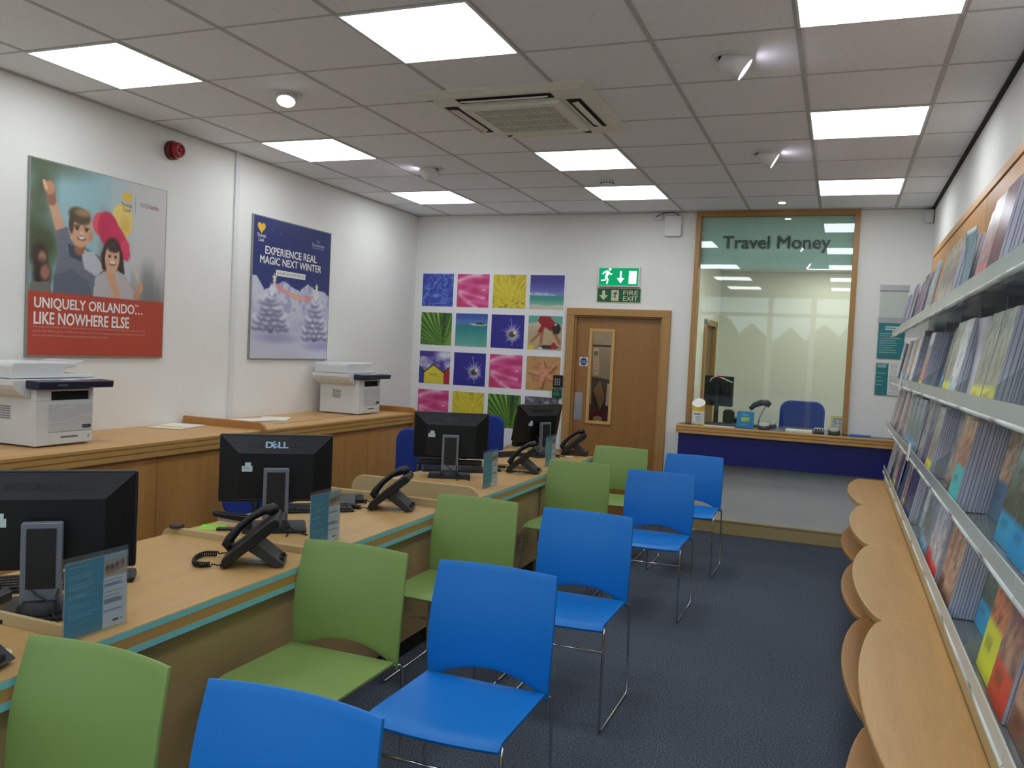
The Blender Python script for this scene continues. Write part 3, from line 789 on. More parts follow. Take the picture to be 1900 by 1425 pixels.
f = MB().prism([(.012, .055), (.012, -.012), (-.016, -.012), (.021, -.062), (.058, -.012), (.030, -.012), (.030, .055)], -.0488, -.048, 'Y'); f.build('arrow', M_exw, t_)
MB().box(.1, .175, -.0488, -.048, -.066, .056).build('door_symbol', M_exw, t_)
t_ = thing('fire_exit_sign', 'flat green FIRE EXIT sign with cream border under the lit exit box', 'sign', (-2.02, YB, 2.17))
MB().box(-.22, .22, -.005, 0, -.07, .07).build('border', pm('cream_print', (205, 206, 170), .6), t_)
MB().box(-.212, .212, -.006, -.005, -.063, .063).build('green_panel', pm('sign_green', (10, 92, 60), .5), t_)
cm = MATS['cream_print']
f = MB().prism([(-.163, .048), (-.163, .0), (-.193, .0), (-.149, -.046), (-.105, .0), (-.135, .0), (-.135, .048)], -.0068, -.006, 'Y'); f.build('arrow', cm, t_)
MB().box(-.073, .0, -.0068, -.006, -.052, .052).build('door_symbol', cm, t_)
f = MB(); runner(f, .052, -.036, 0, -.0068, 0); f.build('running_figure', MATS['sign_green'], t_)
MB().fit_text('FIRE', .045, .187, .006, .05, 0, RX, .010, (0, -.0068, 0)).build('lettering', cm, t_)
MB().fit_text('EXIT', .045, .187, -.05, -.006, 0, RX, .010, (0, -.0068, 0)).build('lettering', cm, t_)
# keypad and break glass
t_ = thing('keypad', 'black door entry keypad beside the door frame', 'keypad', (-2.585, YB, 1.315))
MB().box(-.047, .047, -.035, 0, -.06, .06).build('body', M_blackm, t_, .006)
f = MB()
for i in range(3):
    for j in range(4): f.box(-.028 + i * .022, -.016 + i * .022, -.038, -.034, -.04 + j * .018, -.028 + j * .018)
f.build('keys', M_alu, t_)
t_ = thing('break_glass_unit', 'small green door release box under the keypad', 'call point', (-2.59, YB, 1.195))
MB().box(-.046, .046, -.04, 0, -.045, .045).build('body', pm('release_green', (14, 74, 54), .4), t_, .006)
MB().box(-.03, .03, -.0415, -.04, -.022, .008).box(-.018, .018, -.0415, -.04, .02, .034).build('press_plate', pm('release_label', (60, 110, 84), .4), t_)

# white box with cable, corner sensor
t_ = thing('white_wall_box', 'rounded white wireless box high on the back wall with a looped black cable', 'wall box', (-1.53, YB, 2.825))
MB().prism(rrect(-.08, .08, -.095, .095, .022), -.04, 0, 'Y').build('body', M_white, t_, .006)
MB().box(-.19, -.105, -.03, 0, .06, .125).build('junction_box', M_white, t_, .004)
f = MB(); f.tube([(-.16, -.032, .085), (-.14, -.04, .10), (-.10, -.042, .115), (-.04, -.042, .125), (.02, -.04, .12), (.05, -.03, .10), (.055, -.02, .09)], .0035)
f.build('cable', M_blackm, t_)
t_ = thing('corner_sensor', 'small white motion sensor up in the ceiling corner', 'sensor', (.62, YB - .03, 2.885))
MB().box(-.032, .032, -.03, .028, -.05, .055).build('body', M_white, t_, .008)
MB().prism(disc(0, -.01, .018, 16), -.034, -.029, 'Y').build('lens', M_offw, t_)

# acrylic holder and teal notices
t_ = thing('acrylic_sign_holder', 'empty clear acrylic sign holder above the teal notices', 'sign holder', (.39, YB, 2.145))
MB().box(-.11, .11, -.006, -.003, -.165, .165).build('clear_sheet', M_acr, t_)
for z in (.14, -.14):
    f = MB().box(-.113, .113, -.012, 0, z - .024, z + .024, 0)
    for x in (-.085, .085): f.cyl((x, -.016, z), (x, -.011, z), .007, 1, 12)
    f.build('clamp_bar', [M_alu, M_chrome], t_)
def lines(f, x0, x1, z0, z1, n, y, mat, rnd, h=.0035):
    for i in range(n):
        z = z1 - (z1 - z0) * i / max(1, n - 1)
        f.box(x0, x0 + (x1 - x0) * (.55 + .45 * rnd.random()), y - .0006, y, z, z + h, mat)
rl = random.Random(11)
M_tealn = pm('teal_notice', (42, 122, 128), .35, var=.03)
t_ = thing('teal_notice', 'all teal framed notice with pale print beside the brochure rack', 'notice', (.388, YB, 1.83))
MB().box(-.108, .108, -.008, 0, -.155, .155).build('holder', M_acr, t_)
f = MB().box(-.102, .102, -.0095, -.008, -.15, .15, 0)
f.box(-.05, .045, -.0105, -.0095, .115, .125, 1).box(-.05, .03, -.0105, -.0095, .095, .105, 1)
lines(f, -.09, .08, -.1, .06, 9, -.0095, 1, rl)
f.build('printed_sheet', [M_tealn, pm('pale_print', (190, 214, 214), .6)], t_)
t_ = thing('teal_white_notice', 'half teal half white framed notice below the all teal one', 'notice', (.395, YB, 1.50))
MB().box(-.116, .116, -.008, 0, -.142, .142).build('holder', M_acr, t_)
f = MB().box(-.108, -.012, -.0095, -.008, -.135, .135, 0).box(-.012, .108, -.0095, -.008, -.135, .135, 1)
f.box(-.1, -.03, -.0105, -.0095, .118, .126, 2).box(-.1, -.03, -.0105, -.0095, .102, .11, 2)
lines(f, -.1, -.025, -.05, .05, 4, -.0095, 2, rl); lines(f, 0, .1, -.12, .12, 22, -.0095, 3, rl, .002)
f.build('printed_sheet', [M_tealn, M_paper, MATS['pale_print'], M_grey], t_)

# ================================================================== POSTER WALL
RYX = Matrix.Rotation(PI / 2, 4, 'Z') @ Matrix.Rotation(PI / 2, 4, 'X')   # text facing +X, reading along +Y
PX = XL + .018
def heart_poly(cx, cy, s):
    out = []
    for i in range(40):
        t = 2 * PI * i / 40
        out.append((cx + s * 16 * math.sin(t) ** 3 / 17, cy + s * (13 * math.cos(t) - 5 * math.cos(2 * t) - 2 * math.cos(3 * t) - math.cos(4 * t)) / 17))
    return out
def P1(zx, zy):
    x = zx * .33684; y = 240 + zy * .33684
    u = (x - 48) / 253.0; top = 289 + 64 * u; bot = 660 + 3 * u
    return (u, 1 - (y - top) / (bot - top))
def Pp(*pts): return [P1(*p) for p in pts]
def kids(u, v):
    k = Ink(u, v, (150, 186, 190))
    k.mix(np.clip((u - .42) * 3, 0, 1), (200, 199, 198)); k.mix(np.clip((v - .6) * 2, 0, 1) * (u < .55) * .5, (140, 178, 186))
    k.mix(np.clip(fbm(u, v, 4, 2) * 2.4 - .9, 0, 1) * np.clip((.2 - u) * 9, 0, 1), (84, 92, 66)); k.ell(.1, 1.02, .26, .08, (92, 102, 78), .6, a=.85); k.ell(.08, .58, .13, .13, (74, 82, 52), .5, a=.9)
    for (x, w, h, c_) in ((.5, .05, .86, 130), (.58, .07, .83, 140), (.86, .07, .6, 124), (.93, .06, .5, 140)):
        k.mix(np.clip((w - abs(u - x)) / .04, 0, 1) * np.clip((h - v) / .12, 0, 1) * .7, (c_, c_ + 2, c_ + 8))
    k.mix(np.clip((.55 - v) * 4, 0, 1) * (u > .72) * .7, (112, 112, 108)); k.mix(np.clip((u - .7) * 4, 0, 1) * np.clip((v - .4) * 3, 0, 1) * .5, (214, 212, 210))
    sk = (206, 160, 128); sd = (150, 104, 82)
    # onlookers
    a = P1(190, 690); k.ell(a[0], a[1], .05, .07, (70, 54, 46), .3).ell(a[0] + .02, a[1] - .01, .025, .035, (176, 130, 106), .3)
    a = P1(205, 780); k.ell(a[0], a[1] - .02, .06, .08, (60, 50, 46), .3).ell(a[0] + .02, a[1], .03, .04, (160, 112, 92), .3); k.poly(Pp((150, 840), (240, 830), (255, 890), (150, 886)), (120, 116, 110))
    # balloons
    a = P1(500, 510); k.ell(a[0], a[1], .058, .065, (222, 84, 98), .06)
    a = P1(625, 490); k.ell(a[0], a[1], .082, .098, (232, 206, 116), .05); k.ell(a[0] + .02, a[1] - .03, .04, .05, (222, 186, 92), .6)
    a = P1(548, 545); k.ell(a[0], a[1], .078, .105, (196, 42, 84), .06, .35); a = P1(615, 610); k.ell(a[0], a[1], .05, .12, (206, 52, 92), .08, .62); a = P1(645, 645); k.ell(a[0], a[1], .034, .05, (224, 70, 104), .08)
    for e in ((660, 690), (680, 690), (700, 700)): k.line(P1(*e), P1(735, 840), .002, .002, (214, 206, 190), .8)
    # boy
    k.line(P1(295, 560), P1(245, 380), .034, .026, sk).line(P1(245, 380), P1(235, 330), .028, .03, sd).ell(*P1(232, 310), .034, .035, (196, 140, 110), .1).line(P1(215, 310), P1(205, 275), .012, .01, (220, 176, 148))
    k.poly(Pp((258, 552), (325, 525), (345, 600), (420, 640), (500, 690), (545, 770), (480, 790), (468, 912), (262, 892), (262, 800), (285, 700)), (112, 116, 128)).poly(Pp((330, 620), (420, 650), (400, 720), (340, 690)), (70, 74, 88)).poly(Pp((395, 650), (470, 670), (530, 760), (480, 800), (420, 760)), (186, 188, 196)).poly(Pp((265, 800), (350, 760), (440, 830), (468, 912), (262, 892)), (96, 102, 116))
    k.line(P1(545, 770), P1(600, 915), .03, .025, sk)
    k.line(P1(395, 620), P1(390, 650), .04, .035, sd); k.ell(*P1(395, 540), .078, .098, sk, .06, -.1); k.ell(*P1(388, 466), .078, .045, (92, 72, 52), .15, -.15).ell(*P1(345, 510), .018, .05, (84, 66, 50), .2).ell(*P1(405, 448), .05, .02, (160, 128, 88), .5)
    k.ell(*P1(450, 580), .018, .028, (196, 146, 116), .2)
    for e in ((375, 535), (425, 545)): k.ell(*P1(*e), .013, .009, (62, 48, 44), .3)
    k.line(P1(362, 520), P1(388, 522), .005, .005, (110, 82, 62)).line(P1(414, 530), P1(440, 536), .005, .005, (110, 82, 62)).ell(*P1(402, 565), .016, .014, (222, 178, 148), .3).ell(*P1(400, 590), .03, .013, (130, 62, 58), .2).ell(*P1(400, 587), .024, .006, (232, 222, 212), .2)
    # girl
    k.ell(*P1(565, 690), .07, .105, (62, 46, 42), .12, -.2).line(P1(600, 690), P1(630, 780), .045, .02, (66, 48, 42)).line(P1(530, 690), P1(525, 750), .03, .015, (66, 48, 42))
    k.poly(Pp((490, 800), (550, 770), (600, 770), (660, 805), (700, 890), (740, 870), (748, 900), (700, 938), (600, 925), (470, 912)), (186, 178, 180)).line(P1(560, 780), P1(605, 918), .032, .026, sk)
    k.ell(*P1(572, 700), .055, .088, (212, 168, 138), .06, -.1).ell(*P1(578, 640), .05, .03, (70, 52, 46), .2)
    for e in ((556, 690), (590, 695)): k.ell(*P1(*e), .011, .008, (56, 42, 40), .3)
    k.ell(*P1(573, 728), .028, .014, (150, 70, 64), .2).ell(*P1(573, 725), .024, .008, (240, 232, 224), .2).ell(*P1(572, 708), .011, .012, (224, 182, 152), .3)
    k.line(P1(715, 915), P1(740, 880), .02, .02, (196, 146, 116)).ell(*P1(742, 865), .025, .034, (206, 156, 126), .15)
    k.mix(v < .327, (182, 76, 60))
    return k.c
t_ = thing('wall_poster', 'large poster of two children with balloons over a brick red band', 'poster', (XL, 3.858, 1.99))
MB().box(.001, .017, -.504, .504, -.552, .552).build('panel_frame', pm('poster_edge_grey', (150, 154, 150), .4, metal=.4), t_)
art('printed_picture', kids, lambda u, v: (.0176, -.497 + u * .994, -.545 + v * 1.09), 150, 150, t_, printed('poster_print', .3))
X_ = (.0182, 0, 0)
wi = pm('poster_white_ink', (232, 230, 224), .5); pi_ = pm('poster_pink_ink', (214, 150, 136), .5)
def ptext(name, st, y0, y1, z0, z1, mat, cy, bold=.02, x=.0182):
    return MB().fit_text(st, y0 - cy, y1 - cy, z0 - 1.99, z1 - 1.99, 0, RYX, bold, (x, 0, 0)).build(name, mat, t_)
C1 = 3.858
ptext('headline', 'UNIQUELY ORLANDO\u2026', 3.40, 4.178, 1.703, 1.772, wi, C1)
ptext('headline', 'LIKE NOWHERE ELSE', 3.40, 4.072, 1.622, 1.690, wi, C1)
ptext('small_print', '\u2122', 4.115, 4.145, 1.762, 1.775, wi, C1, 0)
ll = ['The magic of Orlando offers an unparalleled mix of entertainment and attractions for everyone in the', 'world-class theme parks, world-class resorts, world-class shopping attractions, as well as among the', 'easy to add outdoor adventures, exciting nightlife and shopping paradise.']
for i, (s_, y1) in enumerate(zip(ll, (4.21, 4.205, 3.915))): ptext('small_print', s_, 3.394, y1, 1.598 - .0245 * i, 1.615 - .0245 * i, pi_, C1, 0)
MB().prism(heart_poly(4.032 - C1, 2.436 - 1.99, .042), .0178, .0186, 'X').build('logo', pm('heart_yellow', (232, 186, 40), .4), t_)
lg = pm('logo_grey', (96, 100, 116), .5)
ptext('logo_text', 'Thomas', 3.984, 4.074, 2.378, 2.402, lg, C1, .01); ptext('logo_text', 'Cook', 4.0, 4.06, 2.348, 2.372, lg, C1, .01)
MB().box(.0178, .0183, 4.097 - C1, 4.0985 - C1, 2.34 - 1.99, 2.47 - 1.99).build('logo_rule', lg, t_)
ptext('logo_text', 'Visit', 4.135, 4.172, 2.398, 2.425, lg, C1, .0); ptext('logo_text', 'Orlando', 4.176, 4.29, 2.396, 2.427, pm('logo_rose', (168, 74, 92), .5), C1, .008)

def lap(u, v):
    k = Ink(u, v, (48, 56, 112)); k.mix(np.clip((.75 - v) * 1.5, 0, 1) * .6, (62, 76, 150)); k.mix(vnoise(u, v, 70, 3) > .955, (130, 140, 190))
    sn = Ink(u, v, (206, 208, 222)); mt = np.interp(u, [0, .05, .09, .14, .25, .36, .39, .44, .5, .587, .65, .70, .75, .82, .88, .93, 1.0], [.585, .58, .545, .49, .52, .565, .572, .55, .53, .512, .55, .572, .555, .53, .535, .53, .50])
    k.mix(v < mt, (204, 206, 222)); k.mix((v < mt) * np.clip((fbm(u, v * 1.6, 7, 4) - .45) * 2, 0, 1) * (v > .2) * .8, (160, 162, 196)); k.mix((v < .2) * np.clip(fbm(u * .6, v * 3, 4, 7) - .4, 0, 1), (186, 186, 206))
    k.mix((v < mt) * (v > .34) * (vnoise(u, v, 34, 6) > .62) * (u > .3) * .6, (150, 152, 190))
    def tree(cx, base, top, hw, sd):
        rr = random.Random(sd)
        k.ell(cx + .08, base - .09, hw * 1.1, .035, (150, 150, 190), .5, a=.7); k.poly([(cx - .03, base - .06), (cx + .03, base - .06), (cx + .025, base + .05), (cx - .025, base + .05)], (112, 112, 130))
        n = 8
        k.poly([(cx - hw * .95, base + .01), (cx + hw * .95, base + .01), (cx + .02, top), (cx - .02, top)], (168, 170, 198))
        for i in range(n):
            q = i / (n - 1); z = base + (top - base) * (q * .94 + .0); w_ = hw * (1 - q * .85)
            m_ = max(1, int(round(5 * (1 - q))))
            for j in range(m_):
                x = cx - w_ + 2 * w_ * (j + .5) / m_ + (rr.random() - .5) * .03; r = w_ / m_ * (1.2 + .5 * rr.random()); dz = (rr.random() - .5) * .014
                k.ell(x, z - .02 + dz, r, .03, (112, 114, 150), .35, (rr.random() - .5) * .3, .85); k.ell(x + .004, z + .006 + dz, r * 1.0, .032, (226, 227, 236), .35, 0, .95)
        k.ell(cx, top - .01, .03, .05, (226, 226, 236), .3)
    for a, e in (((.27, .535), (.35, .505)), ((.35, .505), (.5, .47)), ((.5, .47), (.65, .455)), ((.65, .455), (.82, .478))): k.line(a, e, .018, .016, (232, 150, 150), .8)
    k.line((.45, .478), (.66, .452), .01, .01, (238, 186, 150), .8)
    tree(.235, .24, .5, .21, 1); tree(.81, .19, .5, .17, 2)
    for cx, cy in ((.262, .585), (.822, .56)):
        k.line((cx, cy - .06), (cx, cy), .012, .008, (222, 222, 210))
        pts = []
        for i in range(10):
            q = PI / 2 + i * PI / 5; r = .034 if i % 2 == 0 else .013; pts.append((cx + r * math.cos(q), cy + r * 1.05 * math.sin(q)))
        k.poly(pts, (236, 232, 190))
    return k.c
t_ = thing('wall_poster', 'dark blue winter poster of snowy trees under a starry sky', 'poster', (XL, 5.762, 1.99))
MB().box(.001, .017, -.522, .522, -.552, .552).build('panel_frame', MATS['poster_edge_grey'], t_)
PW = 1.028
art('printed_picture', lap, lambda u, v: (.0176, -PW / 2 + u * PW, -.545 + v * 1.09), 130, 140, t_, printed('poster_print', .3))
C2 = 5.762
ptext('headline', 'EXPERIENCE REAL', 5.392, 6.076, 2.258, 2.318, wi, C2)
ptext('headline', 'MAGIC NEXT WINTER', 5.332, 6.146, 2.182, 2.240, wi, C2)
MB().box(.0178, .0184, 5.532 - C2, 5.924 - C2, 2.101 - 1.99, 2.147 - 1.99).build('caption_strip', wi, t_)
ptext('caption', 'LAPLAND 2019 NOW ON SALE', 5.545, 5.912, 2.113, 2.136, M_grey, C2, 0, .0188)
pl = pm('pale_lilac_ink', (176, 180, 208), .5)
ptext('logo_text', 'The', 6.07, 6.11, 2.43, 2.452, pl, C2, 0); ptext('logo_text', 'Snowman', 6.0, 6.182, 2.395, 2.426, pl, C2, .006); ptext('logo_text', 'AND THE SNOWDOG', 6.005, 6.178, 2.376, 2.388, pl, C2, 0)
ptext('logo_text', 'Thomas', 5.288, 5.388, 2.378, 2.405, wi, C2, .01); ptext('logo_text', 'Cook', 5.305, 5.37, 2.345, 2.371, wi, C2, .01)
MB().prism(heart_poly(5.337 - C2, 2.452 - 1.99, .05), .0178, .0186, 'X').build('logo', MATS['heart_yellow'], t_)

t_ = thing('fire_alarm', 'round red fire alarm sounder high on the poster wall', 'fire alarm', (XL, 4.40, 2.815))
f = MB().at(0, 0, 0, 0, 0, PI / 2)
f.lathe([(.062, 0), (.062, .03), (.056, .04)])
f.build('base', pm('alarm_dark_red', (96, 18, 26), .4), t_)
f = MB().at(0, 0, 0, 0, 0, PI / 2)
f.lathe([(.052, .04), (.05, .07), (.042, .085), (.03, .085), (.028, .075), (.012, .075), (.01, .085), (.001, .086)])
f.build('sounder', pm('alarm_red', (150, 26, 34), .35), t_)

# ---- low cabinets along the poster wall
def back_cabinet(y0, y1, label, seams):
    t_ = thing('storage_cabinet', label, 'cabinet', (XL, y0, 0))
    L = y1 - y0; D = .665
    MB().box(.001, D - .03, 0, L, .955, .99).build('cabinet_top', M_cabt, t_)
    f = MB(); f.prism([(D - p, z) for p, z in edgeprof(.905, .992)], 0, L, 'Y')
    f.build('edge_moulding', M_edgew, t_)
    MB().box(.001, D - .06, 0, L, .0, .955).build('carcass', M_cabw, t_)
    for i in range(len(seams) - 1):
        f = MB().box(D - .06, D - .042, seams[i] - y0 + .002, seams[i + 1] - y0 - .002, .09, .9)
        f.build('door', M_cabw, t_, .002)
    for (a, b_, x_) in ((.35, .95, .47), (1.05, 1.6, .42)):
        if b_ < L: MB().box(x_, x_ + .012, a, b_, .9895, .9908).build('cable_slot', pm('slot_brown', (120, 84, 48), .6), t_)
    return t_
back_cabinet(.9, 4.585, 'long beech wall cabinet under the children poster, printer on it', [.9, 1.6, 2.3, 3.0, 3.72, 4.585])
back_cabinet(4.615, 6.72, 'beech wall cabinet under the winter poster, printer on its end', [4.615, 5.3, 6.02, 6.72])
def end_panel(y0, y1, label):
    D = .69; r = .06
    poly = [(XL + .002, 0), (XL + D, 0), (XL + D, 1.04 - r)] + [(XL + D - r + r * math.cos(t), 1.04 - r + r * math.sin(t)) for t in [i * PI / 12 for i in range(1, 7)]] + [(XL + .002, 1.04)]
    f = MB().prism(poly, y0, y1, 'Y')
    return tag(f.build('end_panel', wood('beech_end_panel', (176, 124, 68), 'Z', .4, .1), None, .004), label, 'panel')
end_panel(4.587, 4.613, 'rounded beech panel standing between the two wall cabinets')
end_panel(6.722, 6.75, 'rounded beech panel closing the cabinets beyond the far printer')

# ---- printers
def printer(y, label):
    t_ = thing('printer', label, 'printer', (-3.76, y, .992), 0, 'office printers on the wall cabinets')
    Mw = pm('printer_white', (214, 216, 216), .45, var=.01); Ml = pm('printer_light_grey', (196, 199, 202), .45, var=.01); Mn = pm('printer_navy', (26, 30, 56), .3)
    f = MB()
    f.box(-.385, -.02, -.175, .175, .006, .296)
    f.box(-.02, 0, -.175, .175, .006, .235).box(-.02, 0, -.175, -.085, .235, .296).box(-.02, 0, .155, .175, .235, .296).box(-.02, 0, -.085, .155, .284, .296)
    for x in (-.36, -.04):
        for yy in (-.15, .15): f.cyl((x, yy, 0), (x, yy, .008), .014, 0, 12)
    f.build('body', Mw, t_, .006)
    MB().box(-.0199, -.0185, -.085, .155, .235, .284).box(-.06, -.002, -.083, .153, .2345, .2365, 1).build('output_tray', [M_dark, Ml], t_)
    f = MB(); f.box(0, .006, -.1, .165, .075, .215)
    f.box(.006, .0075, -.04, .05, .197, .203, 1)
    f.build('front_door', [Ml, Mw], t_, .003)
    f = MB()
    pts = []
    for i in range(13):
        yy = -.1 + .265 * i / 12; q = 1 / (1 + math.exp(-(i - 6) * .8)); pts.append((.0065, yy, .118 + .035 * q))
    f.tube(pts, .0022); f.build('door_trim', Mw, t_)
    f = MB(); f.prism(rrect(.1, .155, .085, .104, .0085), .0062, .0072, 'X', 0)
    f.text('xerox', .017, .0076, .122, .0905, 1, .01, M=RYX)
    f.build('maker_badge', [M_dark, M_alu], t_)
    f = MB(); f.box(0, .005, -.1, .165, .012, .07).box(.005, .006, -.03, .075, .04, .05, 1).box(.005, .006, .14, .145, .032, .052, 1)
    f.build('paper_tray', [Mw, M_grey], t_, .002)
    MB().box(0, .0015, -.092, -.074, .018, .036).build('blue_sticker', pm('sticker_blue', (60, 110, 190), .4), t_)
    f = MB()
    for i in range(6):
        for j in range(9): f.box(-.255 + j * .009, -.25 + j * .009, -.1762, -.1748, .135 + i * .012, .143 + i * .012)
    f.build('side_vent', M_grey, t_)
    # scanner deck with curved underside overhanging one side
    deck = [(-.28, .345), (-.28, .318), (-.265, .296), (-.23, .268), (-.19, .25), (-.176, .25), (-.176, .296), (.25, .296), (.25, .345)]
    f = MB().prism(deck, -.40, -.035, 'X'); f.build('scanner_deck', Mw, t_, .004)
    f = MB(); f.hexa([(-.04, -.205, .302), (.055, -.205, .302), (.055, .256, .302), (-.04, .256, .302)], [(-.10, -.205, .346), (.06, -.205, .338), (.06, .256, .338), (-.10, .256, .346)])
    cp = f.build('control_panel', Mn, t_, .004)
    f = MB()
    for i in range(4):
        for j in range(3): f.box(-.03 + j * .02, -.018 + j * .02, .08 + i * .018, .092 + i * .018, .3405 - .0035 * j + .001, .345 - .0025 * j)
    f.box(-.02, .03, -.02, .06, .34, .3435).build('keys', Ml, cp)
    f = MB().box(.0602, .061, -.1, -.04, .318, .322); f.build('maker_badge', M_alu, cp)
    f = MB().prism([(-.26, .348), (-.26, .412), (-.245, .43), (.08, .43), (.12, .424), (.125, .408), (.06, .40), (.05, .372), (.24, .366), (.245, .35)], -.39, -.07, 'X')
    lid = f.build('document_feeder', Mw, t_, .005)
    f = MB().hexa([(-.37, .06, .405), (-.09, .06, .405), (-.09, .2, .436), (-.37, .2, .436)], [(-.37, .06, .409), (-.09, .06, .409), (-.09, .2, .44), (-.37, .2, .44)])
    f.build('feed_tray', Ml, lid)
    return t_
printer(3.24, 'white multifunction printer on the long cabinet under the children poster')
printer(6.29, 'white multifunction printer on the cabinet end beyond the winter poster')

def flat_sheet(name, label, cx, cy, z, w, h, rz, mat, cat='paper', th=.0012, group=None, extra=None, mats=()):
    f = MB(); f.box(-w / 2, w / 2, -h / 2, h / 2, 0, th)
    if extra: extra(f)
    o = f.build(name, [mat] + list(mats)); o.location = (cx, cy, z); o.rotation_euler = (0, 0, rz)
    return tag(o, label, cat, group)
M_yel = pm('yellow_print', (232, 200, 72), .5); M_lime = pm('lime_note', (150, 214, 62), .6)
flat_sheet('folder', 'flat white folder with a yellow band on the cabinet top near the end panel', -4.06, 4.36, .992, .24, .33, .25, M_paper, 'folder', .003, extra=lambda f: f.box(-.11, .11, -.09, -.02, .003, .0034, 1), mats=[M_yel])
flat_sheet('paper_sheet', 'loose white sheet lying nearest the middle end panel', -4.06, 4.83, .992, .21, .3, .1, M_paper)
flat_sheet('paper_sheet', 'creased white sheet lying across another on the cabinet top', -4.04, 5.04, .9936, .21, .3, -.35, M_paper)
flat_sheet('paper_sheet', 'white sheet farthest along the cabinet top toward the far printer', -4.0, 5.31, .992, .21, .3, .5, M_paper)
o = tag(MB().cyl((0, -.07, .004), (0, .07, .004), .004, 0, 10).build('pen', M_navytxt, loc=(-4.13, 4.74, .992)), 'dark pen lying beside the papers on the cabinet top', 'pen')

# ================================================================== DESKS
M_tband = pm('teal_band', (128, 204, 206), .4, var=.02)
M_front = wood('pale_beech_front', (176, 152, 102), 'Y', .45, .05)
DXF, DXB = -1.885, -2.69
def desk(y0, y1, label, xf):
    t_ = thing('desk', label, 'desk', (xf, y0, 0), 0, 'sales desks in a row')
    L = y1 - y0; D = DXB - xf
    MB().box(D, 0, .0, L, .706, .73).build('desktop', M_deskw, t_, .003)
    MB().box(-.006, .001, 0, L, .706, .7255).build('edge_band', M_tband, t_)
    MB().box(-.02, -.0005, 0, L, .671, .706).build('edge_band', M_edgew, t_)
    MB().box(-.02, .0005, 0, L, .650, .671).build('edge_band', M_tband, t_)
    MB().box(-.085, -.065, .002, L - .002, .09, .69).build('front_panel', M_front, t_)
    MB().box(-.105, -.085, .01, L - .01, 0, .09).build('plinth', M_dark, t_)
    for y in (.004, L - .026): MB().box(D + .03, -.086, y, y + .022, 0, .705).build('side_panel', M_pale, t_)
    g = MB().lathe([(.03, 0), (.042, 0), (.042, .002), (.03, .002)], (-.17, L - .17, .7302)); g.build('cable_grommet', M_offw, t_)
    return t_
ds = [(.57, 1.728), (1.745, 2.865), (2.885, 4.07), (4.44, 5.742), (5.765, 6.9)]
dl = ['beech desk nearest the camera, cut by the photo edge', 'beech desk behind the nearest green chair, with a wide cleared top', 'beech desk carrying the monitor with pale lettering on its back', 'beech desk just beyond the tall rounded maple panel', 'beech desk at the end of the row beside the door']
for (a, b_), l, xf in zip(ds, dl, (-1.872, -1.897, -1.932, -1.916, -1.906)): desk(a, b_, l, xf)
def divider(y, z1, label, th=.018, xb=DXB - .05, xf=DXF - .085, rf=.02, rb=.06):
    z0 = 0.0
    poly = [(xb, z0), (xf, z0), (xf, z1 - rf)] + [(xf - rf + rf * math.cos(t), z1 - rf + rf * math.sin(t)) for t in [i * PI / 10 for i in range(1, 6)]] + [(xb + rb + rb * math.cos(t), z1 - rb + rb * math.sin(t)) for t in [PI / 2 + i * PI / 12 for i in range(0, 7)]]
    f = MB().prism(poly, y - th / 2, y + th / 2, 'Y')
    return tag(f.build('desk_divider', M_pale, None, .003), label, 'divider', 'pale maple desk dividers')
divider(1.7365, .765, 'low pale maple divider behind the nearest green chair', .014)
divider(2.875, .757, 'low pale maple divider beneath the stapler', .018)
divider(4.082, .77, 'low pale maple divider behind the phone in mid row', .018)
divider(4.425, .80, 'tall pale maple panel with rounded corners between the two desk pairs', .022, DXB - .05, DXF - .01, .07, .08)
divider(5.7535, .76, 'low pale maple divider below the phone beside the third leaflet stand', .018)
divider(6.912, .765, 'low pale maple divider at the far end of the desk row', .018)

